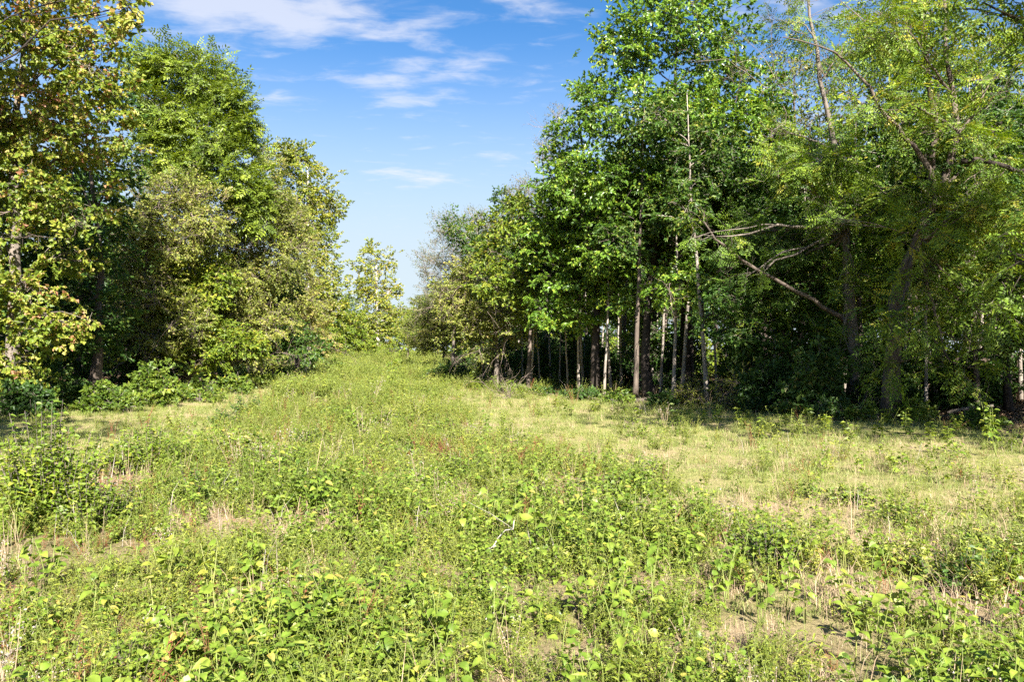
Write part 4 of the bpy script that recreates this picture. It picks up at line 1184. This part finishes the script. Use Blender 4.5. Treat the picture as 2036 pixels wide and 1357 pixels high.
# off-frame neighbours whose shade reaches the clearing
for X, Y, k, sc, lab in [(17.0, 11.0, 1, 1.0, "leafy tree behind the feathery boughs beyond the right side"),
                         (-15.5, 12.0, 2, .8, "leafy tree beyond the left side next to the overhanging red-leaved one")]:
    t = use(DP[k], used, place(X, Y), X, sc)
    tag(t, lab, "tree")


# ------------------------------------------------------------------ shrubs
def make_bush(name, label, X, Y, lobes, mat, seed, kind="shrub", dens=26, spray=1.0, cat="shrub", group=None, twig=None, bare=0):
    """lobes (dx, dy, z, rx, ry, rz); children stem and foliage"""
    root = make_tree(name, place(X, Y), [(0, 0, 0), (0, 0, .1), (0, 0, .2), (0, 0, .3)], .018, lobes, kind, mat, seed, dens=dens, spray=spray, bark=BARK_GREY, subs=4, sides=5, droop=0, shell=1.7, bare=bare, bare_rad=.006, bare_len=.5, twig_mat=twig)
    for c in root.children:
        c.name = "stem" if c.name.startswith("trunk") else "foliage"
    tag(root, label, cat, group)
    return root


def px_bush(name, label, px0, px1, py_top, py_base, mat, seed, n=7, **kw):
    """bush filling a stretch of the photograph's edge: base row gives its distance"""
    Y = EYE * F / (py_base - HOR)
    X0, X1 = atx(px0, Y), atx(px1, Y); h = (py_base - py_top) / F * Y
    r = np.random.default_rng(seed); W = (X1 - X0) / 2; lob = []
    for i in range(n):
        u = (i + .5) / n * 2 - 1 + r.normal(0, .08)
        hh = h * (1 - .45 * u * u) * r.uniform(.75, 1.05); w = max(W / n * 1.5, .22 * h)
        lob.append((u * W * .85, r.normal(0, .22) * W * .5, hh * .62, w, w, hh * .40))
        lob.append((u * W * .9, r.normal(0, .2) * W * .5 - .1, hh * .26, w, w, hh * .26))
    return make_bush(name, label, (X0 + X1) / 2, Y + .3, lob, mat, seed, **kw)


SG = "shrubs in front of the left row"
px_bush("leafy_shrub", "largest bright green shrub in front of the dark gap in the left row", 235, 345, 722, 812, M_SHRUB, 501, group=SG, dens=20, spray=1.25)
px_bush("leafy_shrub", "rounded bright shrub between the largest shrub and the dark thicket foot", 405, 500, 733, 785, M_SHRUB, 502, group=SG, dens=14, spray=1.5)
px_bush("leafy_shrub", "low green shrub joining the two bright rounded shrubs", 325, 420, 748, 796, M_SHRUB, 503, group=SG, dens=16, spray=1.4)
px_bush("leafy_shrub", "shaded green shrub at the foot of the autumn tree", -30, 110, 762, 838, M_SHRUBD, 504, group=SG, dens=20, spray=1.2)
px_bush("leafy_shrub", "half-lit shrub between the shaded shrub and the largest bright shrub", 150, 235, 755, 826, M_SHRUB, 505, group=SG, dens=20, spray=1.2)
px_bush("leafy_shrub", "small greyish shrub at the thicket foot near the far bend", 510, 565, 722, 758, M_SHRUB, 506, group=SG, dens=8, spray=1.9, n=4)
px_bush("leafy_shrub", "tall weedy shrub under the dull thicket tree at the far end of the left row", 560, 690, 712, 745, M_SHRUB, 507, group=SG, dens=4, spray=2.6, n=9)
px_bush("leafy_shrub", "dark leafy shrub behind the shaded one at the picture's left edge", 60, 170, 735, 818, M_SHRUBD, 508, group=SG, dens=18, spray=1.2)
px_bush("leafy_shrub", "long low bright weedy shrub along the foot of the left thicket", 470, 580, 738, 772, M_SHRUB, 509, group=SG, dens=11, spray=1.5, n=9)
px_bush("leafy_shrub", "sunny shrub in front of the half-lit one beside the path", 180, 270, 768, 822, M_SHRUB, 519, group=SG, dens=20, spray=1.1)
px_bush("leafy_shrub", "bright low shrub edge right of the largest shrub", 330, 450, 770, 802, M_SHRUB, 520, group=SG, dens=20, spray=1.1, n=9)
SF = "shrubs along the right wood edge"
px_bush("leafy_shrub", "dark green shrub at the left end of the right wood edge", 838, 935, 715, 762, M_SHRUBD, 511, group=SF, dens=9, spray=1.7)
px_bush("leafy_shrub", "green shrubby weeds along the far right treeline foot", 770, 850, 718, 742, M_SHRUB, 512, group=SF, dens=3.2, spray=3.0, n=8)
px_bush("brown_shrub", "twiggy brown-leaved shrub in the shade beside the foremost pale trunk", 1425, 1530, 750, 815, M_OLIVE, 513, group=SF, dens=14, spray=1.2, kind="thin", bare=10)
px_bush("brown_shrub", "rusty low brush left of the foremost pale trunk", 1350, 1400, 768, 806, M_OLIVE, 514, group=SF, dens=14, spray=1.1, kind="thin", n=4, bare=6)
px_bush("leafy_shrub", "dense dark shrub in front of the thick mottled trunk", 1560, 1690, 690, 832, M_SHRUBD, 515, group=SF, dens=16, spray=1.25)
px_bush("leafy_shrub", "dark leafy shrub between the twiggy brown shrub and the thick trunk", 1480, 1580, 700, 822, M_SHRUBD, 516, group=SF, dens=15, spray=1.25)
px_bush("leafy_shrub", "shaded shrub with scattered lit leaves below the leaning trunk", 1720, 1830, 690, 826, M_SHRUBD, 517, group=SF, dens=12, spray=1.25)
px_bush("leafy_shrub", "shaded shrub in the gloom near the right edge", 1870, 2000, 680, 815, M_SHRUBD, 518, group=SF, dens=12, spray=1.25)

for k, (a, b, t_, bs, mt, lab) in enumerate([
        (1050, 1110, 770, 792, M_SHRUBD, "low shaded brush beside the pale dead brush"), (1110, 1200, 768, 800, M_SHRUBD, "low shaded brush below the bent dark stem"), (1200, 1260, 775, 806, M_SHRUB, "low green brush at the foot of the brown sunlit-footed trunk"),
        (1290, 1345, 772, 808, M_SHRUBD, "low brush between the big tree's trunk and the slim sunlit one"), (1700, 1760, 800, 846, M_SHRUB, "low green brush before the thick mottled trunk's foot"), (1800, 1870, 790, 846, M_SHRUB, "low green brush at the leaning trunk's foot"),
        (1930, 2010, 800, 860, M_SHRUB, "low green brush at the right edge of the wood"), (1620, 1690, 795, 842, M_SHRUBD, "low dark brush left of the thick mottled trunk's foot"), (990, 1050, 758, 784, M_SHRUB, "low green brush below the drooping tan tree")]):
    px_bush("low_brush", lab, a, b, t_, bs, mt, 560 + k, group="low brush along the right wood edge", dens=16, spray=1.05, n=5)

us = [make_bush("understory_bush", None, 0, 0, [(0, 0, 1.3, .9, .9, .7), (.7, .2, .8, .7, .7, .5), (-.7, -.2, .9, .7, .7, .5), (.1, .3, 2.0, .7, .7, .5), (-.3, 0, .4, .8, .8, .3)], M_SHRUBD, 521, dens=9, spray=1.5),
      make_bush("understory_bush", None, 0, 0, [(0, 0, 1.8, .8, .8, .8), (.5, .4, 1.1, .6, .6, .5), (-.5, -.3, 2.4, .7, .7, .5), (.3, -.3, .6, .7, .7, .4)], M_DARK, 522, kind="small", dens=8, spray=1.1)]
ub = []
tries = 0
while len(ub) < 60 and tries < 5000:
    tries += 1
    Y = rr_.uniform(23, 60); X = float(rline(Y)) + rr_.uniform(1.5, 22) * (.5 if Y > 30 else 1)
    if X > .667 * Y * 1.1: continue
    if X < atx(1450, Y) and rr_.random() < .72 and Y < 42: continue
    if all((X - a) ** 2 + (Y - b) ** 2 > 2.5 for a, b in ub): ub.append((X, Y))
for X, Y in ub:
    t = use(us[int(rr_.integers(2))], used, place(X, Y), rr_.uniform(0, 6.28), rr_.uniform(.7, 1.25))
    tag(t, depth_words(Y, 32, 44) + " dim understory bush in the right wood, " + spot_words(X, Y), "bush", "understory bushes in the right wood")
lit = make_bush("glade_bush", None, 0, 0, [(0, 0, 1.2, .9, .9, .8), (.7, .2, .8, .7, .7, .6), (-.7, -.2, .9, .7, .7, .6), (.1, .3, 2.0, .7, .7, .6), (-.3, 0, .4, .9, .9, .4)], M_LIME, 523, dens=7, spray=1.7)
for k in range(26):
    Y = rr_.uniform(46, 60); px = 1010 + 23 * k + rr_.uniform(-10, 10)
    t = use(lit, used, place(atx(px, Y), Y), rr_.uniform(0, 6.28), rr_.uniform(.8, 1.6))
    tag(t, "sunlit bush in the bright glade far behind the trunks, " + spot_words(atx(px, Y), Y), "bush", "sunlit bushes in the glade behind the trunks")
for X, Y, sc in [(-15.5, 24, 1.1), (-16.5, 28, 1.2), (-16, 33, 1.2), (-18, 38, 1.3), (-19, 45, 1.4), (-19.5, 52, 1.4), (-20.5, 60, 1.5), (-17.5, 21.5, 1.2), (-19, 30, 1.3), (-22, 70, 1.6), (-24, 82, 1.8)]:
    t = use(us[int(rr_.integers(2))], used, place(X, Y), rr_.uniform(0, 6.28), sc)
    tag(t, depth_words(Y, 32, 55) + " dim bush in the dark gap under the left row, " + spot_words(X, Y, "left"), "bush", "understory bushes under the left row")

def shoot_bush(name, label, X, Y, n, h, w, leaf, mat, seed, cat="bush", group=None, per=24, asp=.55, stem=None):
    """many upright leafy shoots from one root; children stem and foliage"""
    r = np.random.default_rng(seed)
    root = empty(name, place(X, Y)); tag(root, label, cat, group)
    mb = MB(); fq = []; ft = []
    for k in range(n):
        a = r.uniform(0, 6.28); d = w * math.sqrt(r.random())
        p0 = np.array([math.cos(a) * d * .35, math.sin(a) * d * .35, -.03])
        hh = h * (1 - .42 * (d / w) ** 2) * r.uniform(.6, 1.12)
        p2 = np.array([math.cos(a) * d, math.sin(a) * d * .8, hh]) + r.normal(0, .04, 3)
        p1 = p0 * .4 + p2 * .6 + np.array([0, 0, -.12 * hh]) + r.normal(0, .03, 3)
        pts = bez(p0, p1, p2, 6)
        mb.tube(pts, np.linspace(.0055, .0018, 6) * (.6 + h * .5), 4, 0, .5, cap=False)
        sh = r.normal(.45, .12)
        for i in range(per):
            u = .18 + .82 * (i + r.random()) / per
            p = (1 - u) ** 2 * p0 + 2 * u * (1 - u) * p1 + u * u * p2
            az = i * 2.4 + r.normal(0, .5)
            l_ = leaf * r.uniform(.55, 1.25) * (1.15 - .4 * u)
            q = leaf_hex(p + r.normal(0, .008, 3), np.array([math.cos(az), math.sin(az), r.uniform(-.3, .6)]), np.array([0, -.15, 1.0]) + r.normal(0, .4, 3), l_, l_ * asp, r.uniform(.05, .3), r.uniform(0, .45))
            fq.append(q); ft.append(float(np.clip(sh + r.normal(0, .14), 0, 1)))
    link("stem", mb.mesh("stem", [stem or BARK_GREY]), root)
    V = np.array(fq).reshape(-1, 3); nb = len(fq); b = np.arange(nb) * 7
    loops = np.stack([b, b + 1, b + 2, b + 6, b + 6, b + 2, b + 3, b, b + 6, b + 4, b + 5, b + 6, b + 3, b + 4], 1).ravel()
    link("foliage", make_mesh("foliage", V, loops, np.tile([4, 3, 4, 3], nb), [mat], None, {"tint": np.repeat(ft, 4)}), root)
    return root


# near bushes in the weeds
shoot_bush("tall_weed_bush", "tall yellow-green bush with upright spiky tops at the left front of the weeds", -4.45, 7.4, 90, 1.08, .60, .075, M_LIME, 531, per=30)
shoot_bush("tall_weed_bush", "greener rounded bush at the right foot of the spiky yellow-green one", -3.9, 7.2, 46, .55, .42, .06, M_SHRUB, 533, per=24)
shoot_bush("weed_bush", "rounded leafy bush beside the mown path, right of the spiky yellow-green one", -4.7, 10.1, 70, .62, .66, .07, M_LIME, 532, per=26)
for k, (px, py, h, w, mat, lab) in enumerate([
        (445, 862, .45, .5, M_SHRUBD, "dark green clump beside the bend of the left mown path"),
        (490, 822, .55, .7, M_SHRUBD, "dusky weed clump on the path edge behind the dark green clump"),
        (350, 905, .35, .5, M_SHRUB, "low leafy clump next to the rounded bush by the path"),
        (560, 800, .4, .8, M_SHRUB, "green clump on the crest where the left path fades out"),
        (880, 870, .4, .6, M_SHRUB, "bushy green clump at the left side of the pale mown strip"),
        (1030, 900, .35, .5, M_WEED, "leafy clump bordering the bare tan ground of the mown strip"),
        (830, 800, .5, .9, M_SHRUB, "fresh green clump at the far start of the right mown strip"),
        (720, 780, .5, 1.1, M_WEED, "broad yellowish weed clump in the middle distance of the clearing"),
        (650, 850, .35, .8, M_SHRUB, "mid-green clump on the weedy rise in the middle of the clearing"),
        (1240, 1000, .3, .4, M_SHRUB, "small leafy clump at the edge of weeds and mown grass"),
        (1290, 960, .3, .5, M_SHRUB, "leafy green clump on the diagonal weed edge, right of the reddish patch"),
        (1180, 940, .35, .6, M_SHRUB, "bushy clump on the diagonal weed edge beside the reddish patch"),
        (1520, 1130, .42, .5, M_SHRUB, "dense leafy clump alone in the thin grass right of centre"),
        (1780, 1050, .30, .5, M_SHRUB, "scattered leafy clump in the pale grass toward the right edge"),
        (1690, 1010, .25, .4, M_SHRUB, "small leafy clump in the middle of the pale lane"),
        (1900, 1170, .35, .5, M_SHRUBD, "dark leafy clump near the lower right edge"),
        (620, 900, .4, .6, M_SHRUB, "leafy clump left of the dry tan patch on the rise"),
        (540, 960, .4, .6, M_SHRUB, "leafy mound on the slope below the path-side bush"),
        (690, 1000, .35, .5, M_SHRUB, "leafy mound in the mid foreground left of centre"),
        (800, 920, .35, .6, M_SHRUB, "leafy mound just beyond the dry tan patch"),
        (400, 1010, .42, .6, M_SHRUB, "leafy mound between the spiky bush and the large-leaved weed"),
        (780, 850, .4, .8, M_SHRUB, "wide green mound in the middle of the far weeds"),
        (600, 770, .45, 1.0, M_SHRUB, "sunlit green mound below the dull thicket tree"),
        (920, 950, .35, .5, M_SHRUB, "leafy mound left of the reddish weeds"),
        (1440, 1060, .28, .45, M_SHRUB, "low green clump out in the pale grass right of centre")]):
    Y = EYE * F / (py - HOR)
    shoot_bush("weed_clump", lab, atx(px, Y), Y, 34, h, w * .75, .045 + .0022 * Y, mat, 540 + k, "weed clump", "weed clumps in the clearing", 16)

# ------------------------------------------------------------------ broad-leaved weeds whose leaves can be picked apart
def leaf_mesh(name, ln, asp, tint, seed, heart=True):
    """curved leaf with a sunk midrib; base at the origin, along +X"""
    r = np.random.default_rng(seed); mb = MB()
    us_ = np.array([0, .10, .28, .5, .72, .9, 1.0]); wd = np.array([.18 if heart else .02, .74, 1.0, .92, .62, .24, .0]) * ln * asp / 2
    back = np.array([-.10 if heart else 0, -.02, 0, 0, 0, 0, 0]) * ln
    rows = []
    for u, w, b in zip(us_, wd, back):
        z = .10 * ln * math.sin(u * 2.2) - .30 * ln * u * u
        rip = .02 * ln * math.sin(u * 14 + seed)
        rows += [(u * ln + b, -w, z + w * .30 + rip), (u * ln, 0, z), (u * ln + b, w, z + w * .30 - rip)]
    fs = []
    for i in range(len(us_) - 1):
        a = i * 3
        fs += [(a, a + 1, a + 4, a + 3), (a + 1, a + 2, a + 5, a + 4)]
    mb.add(rows, fs, 0, tint, True)
    return mb.mesh(name, [M_WEEDB])


LEAVES = [leaf_mesh("leaf_a", .072, .82, .30, 1), leaf_mesh("leaf_b", .075, .70, .45, 2), leaf_mesh("leaf_c", .082, .78, .58, 3), leaf_mesh("leaf_d", .065, .62, .38, 4, False), leaf_mesh("leaf_e", .08, .8, .84, 5), leaf_mesh("leaf_f", .07, .75, .70, 6)]


def leafy_weed(X, Y, label, group, seed, h=.42, n=14, size=1.0, stems=2, yellow=.06, spread=.35):
    r = np.random.default_rng(seed)
    root = empty("broad_leaved_weed", place(X, Y), r.uniform(0, 6.28))
    tag(root, label, "weed", group)
    mb = MB(); nodes = []
    for s in range(stems):
        az = r.uniform(0, 6.28) if stems > 1 else 0; hh = h * r.uniform(.7, 1.1); ln = spread * r.uniform(.3, 1.0)
        p0 = np.array([0, 0, -.03]); p2 = np.array([math.cos(az) * ln * hh, math.sin(az) * ln * hh, hh])
        p1 = p2 * .5 + r.normal(0, .03, 3)
        mb.tube(bez(p0, p1, p2, 6), np.linspace(.005, .002, 6), 5, 0, .5)
        for i in range(max(3, n // stems)):
            u = .35 + .65 * (i + r.random() * .6) / max(3, n // stems)
            nodes.append(((1 - u) ** 2 * p0 + 2 * u * (1 - u) * p1 + u * u * p2, i * 2.2 + r.normal(0, .4) + s, u))
    link("stem", mb.mesh("stem", [M_GRASS]), root)
    for p, az, u in nodes:
        m = LEAVES[4] if r.random() < yellow else LEAVES[int(r.choice([0, 1, 2, 3, 5], p=[.3, .25, .15, .2, .1]))]
        o = bpy.data.objects.new("leaf", m); C.objects.link(o); o.parent = root
        off = np.array([math.cos(az), math.sin(az), .35]) * .03 * size
        o.location = p + off
        o.rotation_euler = (r.normal(0, .35), r.uniform(-.45, .65), az)
        o.scale = (size * r.uniform(.75, 1.2) * (1.1 - .3 * u),) * 3
    return root


special = [
    (.00, 6.55, .52, 22, 1.25, 3, .25, "clump of big heart-shaped leaves with yellowing ones at the centre of the weeds"),
    (.30, 6.30, .45, 20, 1.25, 3, .10, "big-leaved clump just right of the central yellowing clump"),
    (-.28, 7.0, .45, 16, 1.2, 2, .15, "pale-leaved weed standing up behind the central yellowing clump"),
    (-2.45, 5.45, .50, 22, 1.25, 3, .06, "large-leaved weed with wide round leaves in the left foreground"),
    (-2.05, 5.2, .42, 18, 1.1, 3, .10, "bushy big-leaved weed right of the wide round-leaved one"),
    (-1.35, 4.75, .48, 16, 1.05, 2, .02, "deep green weed with pointed leaves beside the bare straw patch"),
    (1.62, 5.6, .45, 24, 1.05, 3, .05, "dense deep green leafy weed right of centre in the foreground"),
    (2.05, 4.35, .42, 18, 1.2, 3, .05, "leafy weed with drooping leaves at the bottom right"),
    (7.75, 12.3, .8, 44, 1.35, 4, .05, "tall big-leaved weed at the right edge in front of the wood"),
    (-4.25, 6.6, .6, 22, 1.1, 3, .35, "leggy weed with yellow lobed leaves below the spiky bush at the left"),
    (7.0, 12.1, .4, 24, 1.2, 3, .03, "dark leafy weed left of the tall one at the right edge"),
    (.55, 4.6, .38, 12, 1.15, 2, .05, "single broad-leaved weed near the bottom centre"),
]
for k, (X, Y, h, n, sz, st, ye, lab) in enumerate(special):
    leafy_weed(X, Y, lab, None, 600 + k, h, n, sz, st, ye)
rw = np.random.default_rng(66)
cand = []
while len(cand) < 170:
    Y = 3.4 + 6.2 * rw.random() ** .8; X = rw.uniform(-.72, .72) * Y
    m, l, b = zones(X, Y)
    if m > .62 or b > .4 or vnoise(X, Y, .9, 71) < .45: continue
    if any((X - s[0]) ** 2 + (Y - s[1]) ** 2 < .05 for s in special): continue
    cand.append((X, Y))
for k, (X, Y) in enumerate(cand):
    leafy_weed(X, Y, "ordinary broad-leaved green weed standing in the foreground mat", "broad-leaved weeds of the foreground mat", 700 + k, rw.uniform(.24, .42), int(rw.integers(10, 20)), rw.uniform(.75, 1.15), int(rw.integers(1, 4)), .03)

# ------------------------------------------------------------------ seedlings on the shade line, stalks, dead wood
def stalk(X, Y, label, group, seed, h, mat, size=.06, n=14, cat="weed"):
    r = np.random.default_rng(seed); root = empty("stalk_weed", place(X, Y)); tag(root, label, cat, group)
    mb = MB(); p2 = np.array([r.normal(0, .12) * h, r.normal(0, .05), h]); pts = bez(np.array([0, 0, -.03]), p2 * .5 + r.normal(0, .03, 3), p2, 6)
    mb.tube(pts, np.linspace(.008, .003, 6), 5, 0, .5); link("stem", mb.mesh("stem", [M_GRASS]), root)
    ml = MB()
    for i in range(n):
        u = .2 + .8 * i / n; p = p2 * u + r.normal(0, .012, 3); a = i * 2.4
        l_ = size * r.uniform(.7, 1.3)
        ml.add(leaf_quad(p, np.array([math.cos(a), math.sin(a), .3]), np.array([0, 0, 1.0]) + r.normal(0, .3, 3), l_, l_ * .55, .15, .3), [(0, 1, 2), (0, 2, 3)], 0, float(r.uniform(.2, .8)))
    link("foliage", ml.mesh("foliage", [mat]), root)


for k, (px, py, top, lab) in enumerate([(935, 776, 738, "leftmost of the three pale green stalks before the dark front-row trunks"), (951, 776, 750, "middle one of the three pale green stalks before the dark trunks"), (984, 778, 745, "rightmost of the three pale green stalks before the dark trunks")]):
    Y = EYE * F / (py - HOR); stalk(atx(px, Y), Y, lab, "pale green stalks by the wood", 800 + k, (py - top) / F * Y, M_WALNUT, .17, 22)
sl = [(1105, 812), (1070, 800), (1180, 822), (1240, 828), (1272, 832), (1330, 838), (1345, 848), (1372, 843), (1395, 840), (1425, 842), (1480, 852), (1510, 856), (1562, 850), (1590, 858), (1640, 862), (1680, 868), (1740, 872), (1800, 866), (1690, 882), (1850, 880), (1900, 868), (1960, 880), (1470, 846), (1610, 846), (1020, 790), (1760, 850), (1830, 852), (1880, 905)]
ORD = "first second third fourth fifth sixth seventh eighth ninth tenth eleventh twelfth thirteenth fourteenth fifteenth sixteenth seventeenth eighteenth nineteenth twentieth".split()
ORD += ["twenty-" + w for w in ORD[:9]]
for k, (px, py) in enumerate(sorted(sl)):
    Y = EYE * F / (py - HOR)
    stalk(atx(px, Y), Y, ORD[k] + " leafy seedling from the left along the shade line of the right wood edge", "seedlings on the shade line", 820 + k, rw.uniform(.22, .5), (M_WALNUT, M_SHRUB, M_LIME)[k % 3], .12, int(rw.integers(12, 22)), "seedling")


def dead_brush(label, X, Y, seed, n, ln, up, mat=None):
    r = np.random.default_rng(seed); root = empty("dead_brush", place(X, Y)); tag(root, label, "brush")
    mb = MB()
    for i in range(n):
        bare_spray(mb, np.array([r.normal(0, .15 * ln), r.normal(0, .15 * ln), .0]), np.array([r.normal(0, .7), r.normal(0, .4), up]), ln * r.uniform(.6, 1.2), r, 2, .013 * min(ln, 1) ** 1.4)
    link("branch", mb.mesh("dead_brush", [TWIG, mat or TWIG]), root)


Y = EYE * F / (796 - HOR); dead_brush("pale curled dead brush lying at the shade edge below the front-row trunks", atx(1016, Y), Y, 901, 9, .9, .5)
Y = EYE * F / (828 - HOR); dead_brush("thin grey dead twigs standing under the thick mottled trunk", atx(1712, Y), Y, 902, 6, .8, .9)
dead_brush("thin dry dead stalks at the bottom left foreground", -1.95, 4.0, 903, 6, .22, .9)
dead_brush("bleached dry twigs lying in the right foreground weeds", 2.95, 4.7, 904, 4, .4, .6)


def fallen(label, a, b, r0, r1, seed, bark):
    r = np.random.default_rng(seed); a = np.array(a, float); b = np.array(b, float)
    a[2] = gz(a[0], a[1]) + r0 * .8; b[2] = b[2] + gz(b[0], b[1]) + r1
    mb = MB(); pts = wobble(bez(a, (a + b) / 2 + np.array([0, 0, .04]), b, 9), .03, r)
    mb.tube(pts - a, np.linspace(r0, r1, 9), 8, 0, lump=.25)
    bare_spray(mb, pts[6] - a, np.array([r.normal(), r.normal(), .8]), .5, r, 1, r1 * .5)
    o = link("fallen_log", mb.mesh("fallen_log", [bark, bark]), None, tuple(a)); tag(o, label, "log")


fallen("pale fallen log slanting in the gloom near the right edge", (11.9, 21.0, 0), (12.9, 20.6, .25), .06, .035, 1, BARK_GREY)
fallen("thin pale fallen branches lying on the litter below the leaning trunk", (8.6, 19.2, 0), (11.2, 18.9, .05), .03, .012, 2, BARK_GREY)
fallen("weathered log lying at the foot of the big dense tree", (4.1, 25.6, 0), (5.8, 26.1, .1), .08, .05, 3, BARK)
fallen("single pale dry stick poking out of the central yellowing clump", (-.22, 6.35, 0), (.02, 6.28, .32), .006, .004, 4, BARK_PALE)

tris = 0
for me in bpy.data.meshes:
    if me.users: tris += sum(1 for _ in ()) + (len(me.loops) - 2 * len(me.polygons))
print("TRIS", tris, "OBJECTS", len(scene.objects), "WEEDS", nw)
